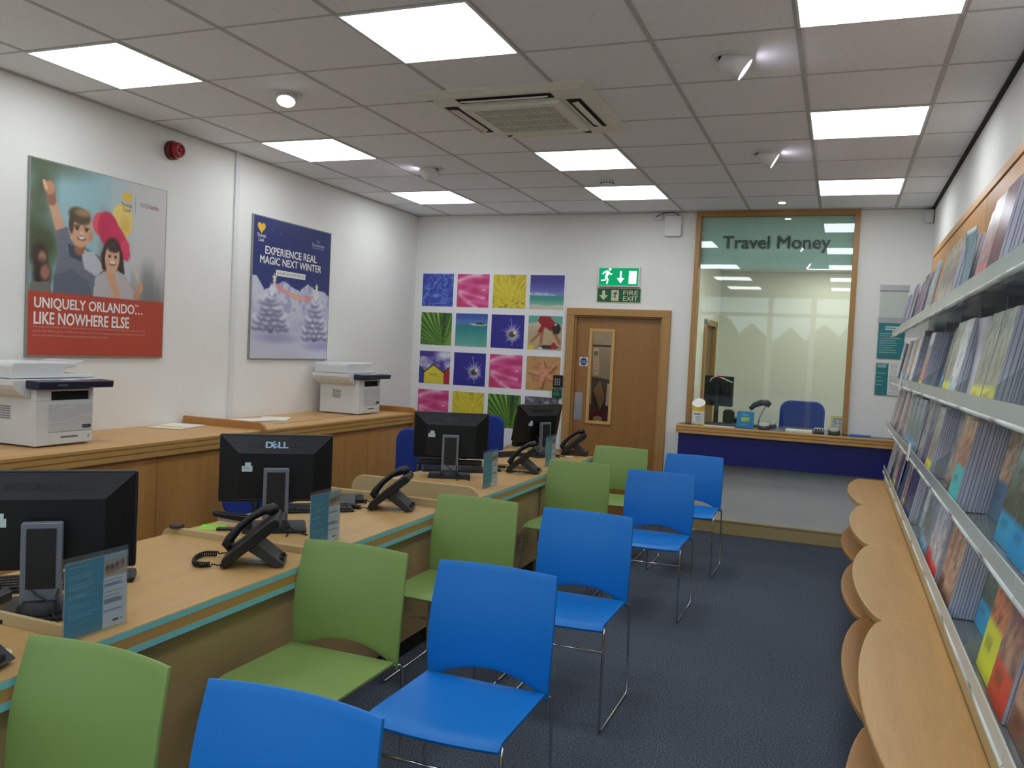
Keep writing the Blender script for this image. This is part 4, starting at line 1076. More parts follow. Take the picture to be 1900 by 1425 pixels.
# ---- monitors
def monitor(x, y, deg, label, logo=None, bar=False, tilt=0.0):
    t_ = thing('monitor', label, 'monitor', (x, y, .7305), math.radians(deg), 'desktop monitors with their backs to the aisle')
    w, zb, zt = .252, .118, .428
    MB().prism(rrect(-w, w, zb, zt, .008, 3), .0, .03, 'Y').build('bezel', M_black, t_, .003)
    f = MB().box(-w + .014, w - .014, .0305, .032, zb + .016, zt - .016); f.build('screen', pm('screen_dark', (8, 9, 12), .1), t_)
    ix, it, ib = .165, .345, .135
    f = MB()
    o_ = [(-w + .006, 0, zb + .006), (w - .006, 0, zb + .006), (w - .006, 0, zt - .006), (-w + .006, 0, zt - .006)]
    i_ = [(-ix, -.042, ib), (ix, -.042, ib), (ix, -.042, it), (-ix, -.042, it)]
    f.add(o_ + i_, [(4, 5, 6, 7), (0, 1, 5, 4), (1, 2, 6, 5), (2, 3, 7, 6), (3, 0, 4, 7)])
    f.build('rear_housing', pm('monitor_rear', (13, 14, 18), .42, var=.05, spec=.4), t_)
    f = MB()
    nrm = math.atan2(.042, zt - .006 - it)
    for i in range(46):
        xx = -.12 + .24 * i / 45
        f.at(xx, -.0225, (zt + it) / 2 - .003, 0, -nrm + .0).box(-.0012, .0012, -.001, .0003, -.012, .012)
    f.build('rear_vent', M_blackm, t_)
    if logo:
        f = MB().at(0, -.0225, (zt + it) / 2 + .003, 0, PI / 2 - (PI / 2 - nrm))
        th = math.atan2(zt - .006 - it, .042)
        f.M = Matrix.Translation((0, -.0235, (zt + it) / 2 - .0035)) @ Matrix.Rotation(PI / 2 - math.atan2(.042, zt - .006 - it) , 4, 'X')
        for ch, dx, q in (('D', -.036, 0), ('E', -.012, .5), ('L', .014, 0), ('L', .037, 0)):
            f.text(ch, .043, dx, -.015, .0012, 0, .035, M=Matrix.Translation((0, .013, 0)) @ Matrix.Rotation(q, 4, 'Z') @ Matrix.Translation((0, -.013, 0)), sx=1.1)
        f.build('maker_logo', logo, t_)
    f = MB().prism([(-.152, .262), (-.106, .262), (-.106, .288), (-.113, .288), (-.113, .304), (-.138, .304), (-.138, .288), (-.152, .288)], -.0432, -.0424, 'Y')
    f.box(-.145, -.118, -.0438, -.0432, .276, .277, 1).box(-.145, -.122, -.0438, -.0432, .281, .282, 1)
    f.build('asset_label', [pm('label_pale_blue', (190, 210, 214), .5), M_grey], t_)
    # stand
    f = MB()
    f.prism(rrect(-.056, .056, .03, .285, .006, 3), -.098, -.07, 'Y', 0)
    col = f.build('stand_column', M_silver, t_, .003)
    MB().prism(rrect(-.04, .04, .085, .268, .003, 3), -.101, -.0975, 'Y').build('column_inlay', M_blackm, col)
    MB().cyl((0, -.07, .25), (0, -.04, .25), .03, 0, 20).build('tilt_joint', M_blackm, t_)
    f = MB().prism(rrect(-.14, .14, -.15, .09, .02), 0, .012, 'Z'); f.lathe([(.07, .012), (.06, .035), (.05, .05)], (0, -.075, 0))
    f.build('stand_base', M_blackm, t_, .002)
    if bar:
        f = MB().prism(rrect(.0, .05, .068, .108, .012, 4), -.215, .215, 'X'); f.M = Matrix.Identity(4)
        f.build('sound_bar', M_blackm, t_)
        MB().box(-.06, .06, .01, .03, .1, .13).build('sound_bar_bracket', M_blackm, t_)
    if tilt:
        for ch in t_.children:
            if ch.name.split('.')[0] in ('bezel', 'screen', 'rear_housing', 'rear_vent', 'maker_logo', 'asset_label', 'sound_bar', 'sound_bar_bracket'):
                ch.matrix_local = Matrix.Translation((0, 0, .27)) @ Matrix.Rotation(math.radians(tilt), 4, 'X') @ Matrix.Translation((0, 0, -.27))
    f = MB(); f.tube([(.05, -.045, .16), (.055, -.08, .12), (.045, -.105, .06), (.07, -.13, .02), (.11, -.16, .0045), (.14, -.2, .0045)], .0035)
    f.build('power_cable', M_blackm, t_)
    f = MB(); f.tube([(-.06, -.045, .17), (-.05, -.085, .11), (-.01, -.105, .07), (.02, -.118, .055), (.035, -.125, .02), (.06, -.16, .004), (.05, -.22, .004)], .003)
    f.build('video_cable', M_blackm, t_)
    return t_
mon_logo = pm('logo_silver_blue', (150, 180, 214), .35)
monitor(-2.265, 1.90, 40, 'black monitor nearest the camera, back vent showing beside a teal leaflet')
monitor(-2.40, 3.215, 37, 'black monitor with pale maker lettering on its back, middle of the photo', mon_logo)
monitor(-2.425, 5.14, 24, 'black monitor with faint dark lettering beyond the tall maple panel', pm('logo_dark', (34, 36, 40), .4), True)
monitor(-2.325, 6.62, 64, 'black monitor turned sharply, farthest along the desks by the keypad', None, True, 11)

# ---- keyboards, mice
def keyboard(x, y, deg, label):
    t_ = thing('keyboard', label, 'keyboard', (x, y, .7305), math.radians(deg), 'black keyboards on the desks')
    f = MB().hexa([(-.225, -.08, 0), (.225, -.08, 0), (.225, .08, 0), (-.225, .08, 0)], [(-.222, -.077, .012), (.222, -.077, .012), (.222, .077, .024), (-.222, .077, .024)])
    f.build('case', M_blackm, t_, .003)
    f = MB()
    for j in range(5):
        for i in range(20):
            x0 = -.212 + i * .0213; y0 = -.068 + j * .026; z0 = .0125 + (y0 + .077) * .078
            f.box(x0, x0 + .018, y0, y0 + .021, z0, z0 + .006)
    f.build('keys', M_black, t_)
    f = MB().box(-.2, .2, .066, .07, .0238, .0252); f.build('light_strip', M_alu, t_)
    return t_
keyboard(-2.50, 2.02, 48, 'black keyboard behind the nearest monitor')
keyboard(-2.50, 3.62, 42, 'black keyboard behind the monitor with pale lettering')
keyboard(-2.50, 5.36, 28, 'black keyboard lying behind the third monitor along')
keyboard(-2.55, 6.35, 60, 'black keyboard in front of the farthest monitor')
def mouse(x, y, deg, label):
    f = MB()
    f.prism([(-.055, 0), (.055, 0), (.05, .018), (.02, .034), (-.02, .036), (-.05, .02)], -.03, .03, 'Y')
    o = f.build('computer_mouse', M_black, None, .012, 3); o.location = (x, y, .7302); o.rotation_euler = (0, 0, math.radians(deg))
    tag(o, label, 'mouse', 'black computer mice')
mouse(-2.44, 4.0, 130, 'black mouse with a mat edge behind the second desk phone')
mouse(-2.30, 2.25, 130, 'black mouse lying between the keyboard and the coiled phone cord')

# ---- telephones
def phone(x, y, rz, label, cord=True):
    t_ = thing('desk_phone', label, 'telephone', (x, y, .7305), math.radians(rz), 'black desk phones along the row')
    tl = math.radians(41)
    B = Matrix.Translation((-.105, 0, .012)) @ Matrix.Rotation(-tl, 4, 'Y')
    f = MB(); f.M = B
    f.prism([(0, -.014), (.25, -.022), (.265, -.005), (.262, .014), (.24, .02), (.02, .02), (-.008, .004)], -.095, .095, 'Y')
    bd = f.build('body', M_black, t_, .005)
    f = MB(); f.M = B
    for i in range(3):
        for j in range(4): f.box(.055 + j * .02, .069 + j * .02, -.055 + i * .022, -.038 + i * .022, .017, .022)
    for j in range(6): f.box(.06 + j * .024, .075 + j * .024, -.083, -.07, .016, .0205)
    f.build('keypad', M_blackm, bd)
    f = MB(); f.M = B; f.box(.16, .24, -.075, .015, .016, .0185); f.build('display', pm('phone_display', (70, 78, 84), .25), bd)
    f = MB(); f.M = B
    path = [(.035, .062, .022), (.032, .062, .038), (.055, .062, .05), (.11, .062, .06), (.17, .062, .06), (.22, .062, .052), (.245, .062, .036), (.245, .062, .02)]
    f.tube(path, [.024, .025, .018, .0145, .0145, .018, .026, .025], 0, 12)
    f.build('handset', M_black, t_)
    f = MB()
    f.hexa([(.088, -.08, 0), (.122, -.08, .012), (.122, .08, .012), (.088, .08, 0)], [(-.035, -.08, .08), (-.005, -.08, .115), (-.005, .08, .115), (-.035, .08, .08)])
    st = f.build('stand', pm('phone_stand', (40, 41, 42), .5), t_, .004)
    f = MB()
    for k in (-.035, .03): f.box(.10, .116, k - .012, k + .012, .02, .034)
    f.build('cable_port', M_dark, st)
    if cord:
        f = MB(); pts = []
        n = 220
        for i in range(n):
            q = i / (n - 1); a = q * 2 * PI * 24
            cxp = -.14 - .07 * math.sin(q * PI) * 1.0 - .01; cyp = .10 - .16 * q + .035 * math.sin(q * 2 * PI)
            pts.append((cxp + .009 * math.cos(a) * .6, cyp + .004 * math.cos(a), .012 + .009 * math.sin(a)))
        pts = [(-.085, .06, .04), (-.11, .085, .02)] + pts + [(-.12, -.07, .01), (-.09, -.05, .014)]
        f.tube(pts, .0032, 0, 5); f.build('coiled_cord', M_black, t_)
    return t_
phone(-2.065, 2.645, 32, 'black desk phone on its stand in front of the stapler')
phone(-2.17, 3.90, 20, 'black desk phone standing before the tall maple panel')
phone(-2.07, 5.62, 12, 'black desk phone with coiled cord beside the third leaflet stand')
phone(-2.075, 6.87, 16, 'black desk phone at the far end of the desks against the door', False)
phone(-2.03, 1.43, 20, 'black desk phone cut off by the photo edge beside the nearest green chair')

# ---- leaflet stands
def leaflet_art(u, v):
    k = Ink(u, v, (40, 138, 172)); rr = random.Random(3)
    for z in (.93, .82, .79, .7, .67, .64, .55, .52, .43, .40, .3, .27):
        k.mix((abs(v - z) < .006) * (u > .05) * (u < .34 + .2 * rr.random()), (96, 176, 202))
    k.mix(u > .6, (214, 220, 230)); k.mix((u > .6) * (v > .70), (176, 160, 140))
    k.mix((u > .6) * (v > .93), (150, 172, 180)); k.mix((u > .6) * (v > .7) * (v < .78), (190, 172, 146))
    for x, z, c_ in ((.67, .82, (96, 62, 52)), (.75, .82, (84, 52, 44)), (.83, .84, (110, 74, 58)), (.92, .86, (130, 84, 66))):
        k.ell(x, z, .035, .045, c_, .3); k.ell(x, z - .055, .04, .03, (168, 112, 88), .4)
    for z in [.66, .645] + [.6 - .012 * i for i in range(10)] + [.43] + [.39 - .012 * i for i in range(8)] + [.26, .23, .22]:
        k.mix((abs(v - z) < .0035) * (u > .63) * (u < .86 + .1 * rr.random()), (140, 146, 166))
    k.mix((u > .78) * (u < .88) * (abs(v - .08) < .018), (60, 66, 84)); k.mix((u > .9) * (u < .95) * (abs(v - .08) < .02), (150, 160, 175))
    return k.c
_la = None
def leaflet(x, y, deg, label):
    global _la
    t_ = thing('leaflet_stand', label, 'leaflet stand', (x, y, .7305), math.radians(deg), 'teal and white leaflets in clear stands on the desks')
    f = MB().box(-.108, .108, .0015, .0035, .004, .236).box(-.108, .108, -.0035, -.0015, .004, .226).box(-.108, .108, -.012, .012, 0, .004)
    f.build('clear_holder', M_acr, t_)
    if _la is None:
        _la = art('leaflet', leaflet_art, lambda u, v: (-.105 + u * .21, -.0004, .005 + v * .215), 60, 90, t_, printed('leaflet_print', .35))
    else:
        o = _la.copy(); COL.objects.link(o); o.parent = t_
    MB().box(-.105, .105, 0, .0008, .005, .22).build('leaflet_backing', M_paper, t_)
leaflet(-1.95, 1.80, 88, 'teal and white leaflet in a clear stand nearest the camera')
leaflet(-2.02, 3.055, 88, 'teal and white leaflet stand beside the monitor with pale lettering')
leaflet(-2.015, 4.87, 88, 'teal and white leaflet stand on the desk beyond the tall maple panel')
leaflet(-2.025, 6.08, 88, 'teal and white leaflet stand farthest off, against the last phone')

# ---- stapler, notes, small things
t_ = thing('stapler', 'open black stapler lying beside the green note', 'stapler', (-2.505, 3.06, .7305), math.radians(214))
MB().box(-.075, .075, -.018, .018, 0, .01).build('base', M_black, t_, .004)
f = MB().hexa([(-.075, -.017, .03), (.09, -.015, .062), (.09, .015, .062), (-.075, .017, .03)], [(-.075, -.018, .066), (.095, -.017, .09), (.095, .017, .09), (-.075, .018, .066)])
f.build('arm', M_black, t_, .009)
MB().hexa([(-.06, -.01, .025), (.07, -.01, .046), (.07, .01, .046), (-.06, .01, .025)], [(-.06, -.01, .034), (.07, -.01, .06), (.07, .01, .06), (-.06, .01, .034)]).build('magazine', M_alu, t_)
MB().box(-.078, -.045, -.017, .017, .006, .06).build('hinge', M_blackm, t_, .004)
flat_sheet('sticky_note', 'bright lime green note on the desk under the stapler', -2.615, 3.05, .7305, .11, .12, .5, M_lime, 'note')
o = MB().lathe([(.03, 0), (.033, .006), (.03, .014), (.012, .017), (.001, .017)]).build('desk_puck', pm('brown_rubber', (62, 48, 44), .6)); o.location = (-2.66, 2.875, .7572)
tag(o, 'small round dark brown cap on the low divider near the stapler', 'cap')
t_ = thing('pen_pot', 'dark pen pot half hidden behind the second leaflet stand', 'pen pot', (-2.10, 3.15, .7305))
MB().lathe([(.028, 0), (.03, .075), (.026, .075), (.024, .006), (.001, .006)]).build('pot', M_blackm, t_)
t_ = thing('webcam_stand', 'dark card reader lying beyond the second desk mat', 'card reader', (-2.42, 3.86, .7305), .5)
MB().hexa([(-.05, -.08, 0), (.05, -.08, 0), (.05, .08, 0), (-.05, .08, 0)], [(-.045, -.075, .018), (.045, -.075, .018), (.045, .075, .05), (-.045, .075, .05)]).build('body', M_black, t_, .006)

# ================================================================== STACKING CHAIRS
def chair_proto(name, rgb, label):
    t_ = thing('stacking_chair', label, 'chair', (0, 0, 0))
    mat = pm(name, rgb, .46, var=.015, scale=4, bump=.05, bscale=600, spec=.42)
    W2 = .226
    def seat(u, v):          # u across, v front->back ; local y: front -.22 .. back .20
        x = (u - .5) * 2; y = -.235 + .425 * v
        w = W2 * (1.0 - .02 * v)
        z = .452 - .012 * (1 - x * x) * math.sin(PI * min(1, max(0, v)))
        if v < .12: z -= .018 * ((.12 - v) / .12) ** 2
        z -= .004 * v
        return (x * w, y + (-.02 * (1 - x * x) if v < .01 else -.02 * (1 - x * x) * (1 - v)), z)
    f = MB().shell(seat, 14, 14, .011)
    # downturned side lips
    f.build('seat', mat, t_, .002)
    def back(u, v):          # v bottom->top
        x = (u - .5) * 2
        arch = .07 * (1 - abs(x) ** 2.2)
        z0 = .418 + arch; z1 = .835
        z = z0 + (z1 - z0) * v
        q = (z - .418) / .417
        w = W2 * (1.0 + .035 * math.sin(PI * q) - .012 * q)
        dy = .034 * (1 - x * x)
        y = .205 + .05 * q - .02 * math.sin(PI * q) + dy * (.5 + .5 * q)
        return (x * w, y, z)
    f = MB().shell(back, 16, 16, .010)
    f.build('backrest', mat, t_, .002)
    for s_ in (1, -1):
        f = MB(); X = .232 * s_
        pts = [(.19 * s_, -.16, .437), (.21 * s_, -.19, .437), (.228 * s_, -.212, .437), (X, -.222, .431), (X, -.226, .42),
               (X + .004 * s_, -.245, .03), (X + .004 * s_, -.238, .012), (X + .004 * s_, -.215, .0065),
               (X + .008 * s_, .20, .0065), (X + .009 * s_, .222, .012), (X + .009 * s_, .232, .03),
               (X + .002 * s_, .226, .41), (X, .222, .425), (.229 * s_, .215, .434), (.21 * s_, .195, .436), (.19 * s_, .16, .437)]
        f.tube(pts, .0058, 0, 8); f.build('leg_frame', M_chrome, t_)
    f = MB(); f.tube([(-.238, -.231, .345), (.238, -.231, .345)], .005, 0, 8); f.build('crossbar', M_chrome, t_)
    f = MB()
    for x in (-.19, .19): f.tube([(x, -.165, .437), (x, .165, .437)], .005, 0, 8)
    f.tube([(-.19, .1, .434), (.19, .1, .434)], .005, 0, 8); f.tube([(-.19, -.1, .434), (.19, -.1, .434)], .005, 0, 8)
    f.build('seat_rail', M_chrome, t_)
    return t_
BL = [(-1.051, 1.486, 'blue stacking chair nearest the camera, only its back in view'), (-1.079, 2.706, 'blue stacking chair beside the cleared green one, seat fully in view, second from the camera'),
      (-1.093, 3.888, 'blue stacking chair third from the camera, chrome leg frame full in view'), (-1.065, 5.537, 'blue stacking chair fourth from the camera, last but one before the counter'), (-1.032, 6.702, 'blue stacking chair closest to the counter with navy front')]
GR = [(-1.618, 1.495, 'green stacking chair nearest the camera, at the photo edge'), (-1.660, 2.715, 'green stacking chair in front of the wide cleared desk, second from the camera'),
      (-1.688, 3.923, 'green stacking chair third from the camera, before the tall maple panel'), (-1.667, 5.664, 'green stacking chair fourth from the camera, beside the third leaflet stand'), (-1.654, 6.815, 'green stacking chair closest to the door')]
for L_, nm, rgb, grp in ((BL, 'chair_blue', (2, 118, 206), 'blue stacking chairs'), (GR, 'chair_green', (130, 156, 86), 'green stacking chairs')):
    p = None
    for x, y, lab in L_:
        loc = (x, y - .25, 0)
        if p is None:
            p = chair_proto(nm, rgb, lab); p.location = loc; p['group'] = grp
        else: dup(p, loc, 0, lab, grp)

# ================================================================== OFFICE CHAIRS
def office_chair(x, y, deg, top, label):
    t_ = thing('office_chair', label, 'office chair', (x, y, 0), math.radians(deg), 'blue swivel chairs')
    mat = pm('royal_blue_fabric', (22, 52, 140), .8, var=.08, scale=300)
    z0 = top - .46
    poly = [(x, z) for x, z in rrect(-.21, .21, z0, top, .1, 7)]
    f = MB().prism(poly, .21, .27, 'Y'); f.build('backrest', mat, t_, .022, 4)
    f = MB().prism(rrect(-.23, .23, -.24, .2, .08, 6), .43, .5, 'Z'); f.build('seat', mat, t_, .02)
    f = MB(); f.tube([(0, .05, .42), (0, .22, .42), (0, .275, .5), (0, .285, z0 + .2)], .018, 0, 8); f.build('back_bar', M_blackm, t_)
    f = MB().cyl((0, 0, .1), (0, 0, .43), .025).cyl((0, 0, .1), (0, 0, .25), .035); f.build('gas_column', M_blackm, t_)
    for k in range(5):
        q = 2 * PI * k / 5
        f = MB(); f.tube([(0, 0, .11), (.15 * math.cos(q), .15 * math.sin(q), .1), (.28 * math.cos(q), .28 * math.sin(q), .075)], [.03, .022, .016], 0, 8)
        lg = f.build('base_leg', M_blackm, t_)
        f = MB(); c_, s_ = .28 * math.cos(q), .28 * math.sin(q); f.cyl((c_ - .02 * s_ / .28, s_ + .02 * c_ / .28, .03), (c_ + .02 * s_ / .28, s_ - .02 * c_ / .28, .03), .03, 0, 14); f.cyl((c_, s_, .03), (c_, s_, .08), .008)
        f.build('caster', M_black, lg)
    return t_
office_chair(-3.25, 4.3, 200, .99, 'blue office chair glimpsed under the monitor with pale lettering')
office_chair(-2.97, 6.0, 180, .96, 'blue office chair behind the third monitor, its side edge showing')
office_chair(-3.07, 7.3, 190, 1.0, 'blue office chair with rounded back between the two farthest monitors')
oc = office_chair(-.325, 8.95, 180, 1.235, 'blue office chair behind the counter glass')

# ================================================================== COUNTER THINGS
t_ = thing('collection_tub', 'white and yellow round collection tub on the counter by the frame', 'tub', (-1.19, 7.795, .998))
def ring(r, z, n=28, tilt=0): return [(r * math.cos(2 * PI * i / n), r * math.sin(2 * PI * i / n), z + tilt * math.sin(2 * PI * i / n)) for i in range(n)]
def loft(f, rings, mats, cap=True):
    n = len(rings[0]); vs = [p for r_ in rings for p in r_]
    for i in range(len(rings) - 1):
        f.add(rings[i] + rings[i + 1], [(k, (k + 1) % n, n + (k + 1) % n, n + k) for k in range(n)], mats[i], True)
    f.add(rings[0], [tuple(range(n - 1, -1, -1))], mats[0]); f.add(rings[-1], [tuple(range(n))], mats[-1])
f = MB(); loft(f, [ring(.054, 0), ring(.056, .012), ring(.056, .012), ring(.056, .125), ring(.056, .125), ring(.058, .15), ring(.058, .165, tilt=.0)], [1, 1, 0, 0, 1, 1])
f.build('tub', [M_paper, M_yel], t_)
f = MB(); loft(f, [ring(.059, .165, tilt=0), ring(.060, .20, tilt=.035), ring(.048, .204, tilt=.035)], [0, 1]); f.build('lid', [M_yel, M_paper], t_)
f = MB().box(-.04, .036, -.0585, -.0575, .03, .12, 0)
f.box(-.03, .028, -.0592, -.0585, .096, .104, 1)
for i in range(4): f.box(-.008, .03, -.0592, -.0585, .075 - i * .012, .079 - i * .012, 2)
f.build('label', [M_paper, M_navytxt, M_grey], t_)

t_ = thing('office_monitor', 'black monitor behind the counter glass with a red and white bow', 'monitor', (-1.06, 8.13, .998), math.radians(-6))
MB().prism(rrect(-.135, .135, .165, .45, .006, 3), -.02, .02, 'Y').build('bezel', M_black, t_, .003)
MB().box(-.1, .1, -.035, -.02, .19, .40).build('rear_housing', MATS['monitor_rear'], t_, .004)
MB().box(-.02, .02, -.08, -.05, 0, .36).box(-.09, .09, -.08, -.03, 0, .012).cyl((0, -.06, .3), (0, -.02, .3), .02).build('stand_column', M_blackm, t_, .003)
f = MB()
f.tube([(0, -.026, .44), (-.03, -.034, .445), (-.07, -.034, .42), (-.08, -.03, .39)], .007, 0, 6).tube([(0, -.026, .44), (.04, -.034, .43), (.09, -.034, .41), (.13, -.03, .395)], .007, 0, 6)
f.lathe([(.001, -.015), (.016, -.01), (.02, 0), (.016, .01), (.001, .015)], (0, -.03, .44), 1, 12)
o = f.build('ribbon_bow', [M_paper, pm('bow_red', (190, 24, 50), .5)], t_); o['label'] = 'white ribbon with a red knot'
t_ = thing('speaker', 'small dark rounded speaker behind the glass beside the bow monitor', 'speaker', (-.95, 8.08, .998))
MB().prism(rrect(-.05, .05, 0, .14, .03), -.04, .04, 'Y').build('body', M_blackm, t_, .006)

t_ = thing('card_sign', 'small blue card sign with a lime card picture on the counter', 'sign', (-.775, 7.85, .998))
f = MB().hexa([(-.075, -.012, 0), (.075, -.012, 0), (.075, -.006, 0), (-.075, -.006, 0)], [(-.075, .012, .145), (.075, .012, .145), (.075, .018, .145), (-.075, .018, .145)])
f.box(-.075, .075, -.012, .04, 0, .003)
f.build('card', pm('card_blue', (20, 120, 172), .4), t_)
f = MB(); f.M = Matrix.Translation((0, -.0125, 0)) @ Matrix.Rotation(-math.atan2(.024, .145), 4, 'X')
f.prism(rrect(-.036, .036, .055, .095, .006), -.0012, 0, 'Y', 0).box(.015, .03, -.002, -.0012, .06, .07, 2)
f.text('fly.it', .03, 0, -.001, .108, 1, .01, M=RX).text('with Avios', .014, 0, -.001, .026, 1, .0, M=RX)
f.build('print', [pm('card_lime', (150, 190, 60), .4), pm('pale_cyan_ink', (150, 205, 225), .5), M_teal], t_)

def speech_pod(x, y, label):
    t_ = thing('speech_pod', label, 'microphone', (x, y, .998), 0, 'grey speech pods on the counter')
    f = MB(); loft(f, [ring(.046, 0), ring(.05, .01), ring(.05, .045, tilt=.018), ring(.044, .05, tilt=.018)], [0, 0, 0])
    f.build('body', pm('pod_grey', (78, 80, 78), .4), t_)
    f = MB(); loft(f, [ring(.042, .05, tilt=.016), ring(.03, .053, tilt=.012), ring(.004, .054, tilt=.001)], [0, 0]); f.build('mesh_cap', pm('pod_mesh', (150, 155, 148), .6), t_)
speech_pod(-.605, 7.77, 'round grey speech pod on the counter beside the blue card sign')
speech_pod(-.02, 7.77, 'round grey speech pod on the counter beside the card machine')
speech_pod(-.565, 8.02, 'round grey speech pod just behind the counter glass')
t_ = thing('card_reader', 'small black card machine on the counter next to a speech pod', 'card reader', (-.145, 7.79, .998))
f = MB().hexa([(-.045, -.06, 0), (.045, -.06, 0), (.045, .06, 0), (-.045, .06, 0)], [(-.04, -.055, .025), (.04, -.055, .025), (.04, .055, .05), (-.04, .055, .05)])
f.build('body', M_black, t_, .006)
f = MB()
for i in range(3):
    for j in range(3): f.box(-.03 + i * .022, -.015 + i * .022, -.045 + j * .02, -.032 + j * .02, .028 + j * .004, .034 + j * .004)
f.build('keys', M_blackm, t_)
flat_sheet('notepad', 'cream pad of paper on the counter in front of the blue chair', -.31, 7.80, .998, .22, .1, .0, pm('cream_pad', (236, 236, 206), .7), 'notepad', .02)
flat_sheet('paper_sheet', 'pale leaflet lying on the counter near the yellow tub', -1.0, 7.77, .998, .28, .08, -.05, M_paper, 'leaflet', .002)
flat_sheet('blue_leaflets', 'low stack of blue leaflets at the counter end near the brochures', .19, 7.79, .998, .17, .11, -.05, pm('leaflet_blue', (70, 110, 190), .4), 'leaflets', .016)
t_ = thing('barcode_scanner', 'black document scanner arm behind the counter glass', 'scanner', (-.70, 8.06, .998), .4)
f = MB(); f.tube([(.02, .0, .006), (.03, 0, .08), (.06, 0, .15), (.09, 0, .2)], .006, 0, 8); f.build('arm', M_alu, t_)
f = MB(); f.tube([(-.06, 0, .16), (-.02, 0, .2), (.04, 0, .225), (.09, 0, .225), (.12, 0, .205)], [.02, .026, .03, .032, .028], 0, 12); f.build('head', M_black, t_)
f = MB().lathe([(.05, 0), (.045, .015), (.001, .016)]); f.build('foot', M_blackm, t_)
t_ = thing('framed_notice', 'yellow edged notice with black print standing behind the glass', 'notice', (.005, 8.03, .998))
f = MB().hexa([(-.06, 0, 0), (.06, 0, 0), (.06, .008, 0), (-.06, .008, 0)], [(-.06, .03, .15), (.06, .03, .15), (.06, .038, .15), (-.06, .038, .15)]); f.build('frame', M_yel, t_)
f = MB(); f.M = Matrix.Rotation(-math.atan2(.03, .15), 4, 'X')
f.box(-.05, .05, -.002, 0, .012, .138, 0); lines(f, -.044, .0, .03, .11, 7, -.002, 1, rl, .006); lines(f, .006, .046, .03, .11, 7, -.002, 1, rl, .006); f.box(-.04, .035, -.0028, -.002, .12, .13, 1)
f.build('printed_sheet', [M_paper, M_grey], t_)
t_ = thing('counter_phone', 'black telephone behind the counter glass next to the card sign', 'telephone', (-.86, 8.08, .998))
f = MB().hexa([(-.06, -.06, 0), (.06, -.06, 0), (.06, .06, 0), (-.06, .06, 0)], [(-.055, -.055, .02), (.055, -.055, .02), (.055, .055, .045), (-.055, .055, .045)]); f.build('body', M_black, t_, .006)
f = MB(); f.tube([(-.03, -.06, .045), (-.03, -.03, .062), (-.03, .03, .068), (-.03, .06, .055)], [.018, .012, .012, .018], 0, 10); f.build('handset', M_black, t_)

# ================================================================== SCALLOPED BENCH
YV = [7.135, 5.82, 4.51, 3.19, 1.88, .57]
def scallop(xv, xp, xb, z0, z1, ya, yb_):
    pts = []; n = 22
    for i in range(n + 1):
        t = i / n; s_ = math.sin(PI * t) ** .62
        pts.append((xv + (xp - xv) * s_, ya + (yb_ - ya) * t))
    return pts + [(xb, yb_), (xb, ya)]
bench = thing('display_counter', 'long beech counter with a scalloped edge below the brochures', 'counter', (0, 0, 0))
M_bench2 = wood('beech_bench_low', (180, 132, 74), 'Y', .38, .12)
for i in range(5):
    ya, yb_ = YV[i + 1], YV[i]
    f = MB().prism(scallop(.185, .097, .365, 0, 0, ya + .001, yb_ - .001), .692, .72, 'Z'); f.build('top', M_benchw, bench, .006, 3)
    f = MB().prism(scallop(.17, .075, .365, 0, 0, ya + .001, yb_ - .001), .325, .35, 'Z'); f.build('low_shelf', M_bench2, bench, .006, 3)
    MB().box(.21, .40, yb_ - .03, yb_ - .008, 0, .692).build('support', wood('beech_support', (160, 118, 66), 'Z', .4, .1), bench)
MB().box(.365, .385, YV[-1], YV[0], 0, .775).build('back_board', wood('beech_back_board', (192, 172, 124), 'Y', .4, .08), bench, .002)

# ================================================================== BROCHURE RACK
rack = thing('brochure_rack', 'wall rack of beech panels and clear trays filled with brochures', 'brochure rack', (0, 0, 0))
Y0r, Y1r = 1.30, 7.15
py = 7.25
for y1, y0 in ((7.25, 5.95), (5.95, 4.65), (4.65, 3.35), (3.35, 2.05), (2.05, .75)):
    f = MB().box(.615, .655, y0 + .002, y1 - .002, .80, 2.455); f.build('panel', M_panelw, rack, .002)
    f = MB().box(.612, .655, y0 + .002, y1 - .002, 2.465, 2.51); f.build('top_rail', wood('beech_rail', (214, 164, 104), 'Y', .4, .06), rack, .003)
MB().box(.625, .65, .75, 7.25, 2.455, 2.465).build('shadow_groove', M_dark, rack)
TZ = [1.845, 1.492, 1.148, .80]
M_back = clear('milky_acrylic_back', (0.8, 0.82, 0.84), 1.4, body=.55, body_rgb=(196, 200, 206), rough=.1)
M_base = clear('smoky_acrylic_shelf', (0.86, 0.88, 0.88), 1.45, body=.3, body_rgb=(205, 210, 212), rough=.05)
for ti, z in enumerate(TZ):
    for m_ in range(9):
        y1 = 7.15 - .65 * m_; y0 = y1 - .65
        t1 = MB().box(.37, .61, y0 + .003, y1 - .003, z - .005, z).build('tray', M_base, rack)
        f = MB(); f.box(.356, .361, y0 + .003, y1 - .003, z - .006, z + .042)
        f.tube([(.3585, y0 + .003, z - .008), (.3585, y1 - .003, z - .008)], .0075, 0, 8)
        f.build('front_lip', M_lip, t1)
        MB().box(.606, .611, y0 + .003, y1 - .003, z + .001, z + (.335 if ti else .24)).build('back_sheet', M_back, t1)
        f = MB()
        f.prism([(.362, z + .001), (.61, z + .001), (.61, z + .18), (.52, z + .18), (.362, z + .045)], y0 + .001, y0 + .004, 'Y')
        f.build('side_divider', M_acr, t1)
        if ti < 3:
            MB().box(.56, .61, y0 + .3, y0 + .33, z - .05, z - .006).build('bracket', M_alu, t1)

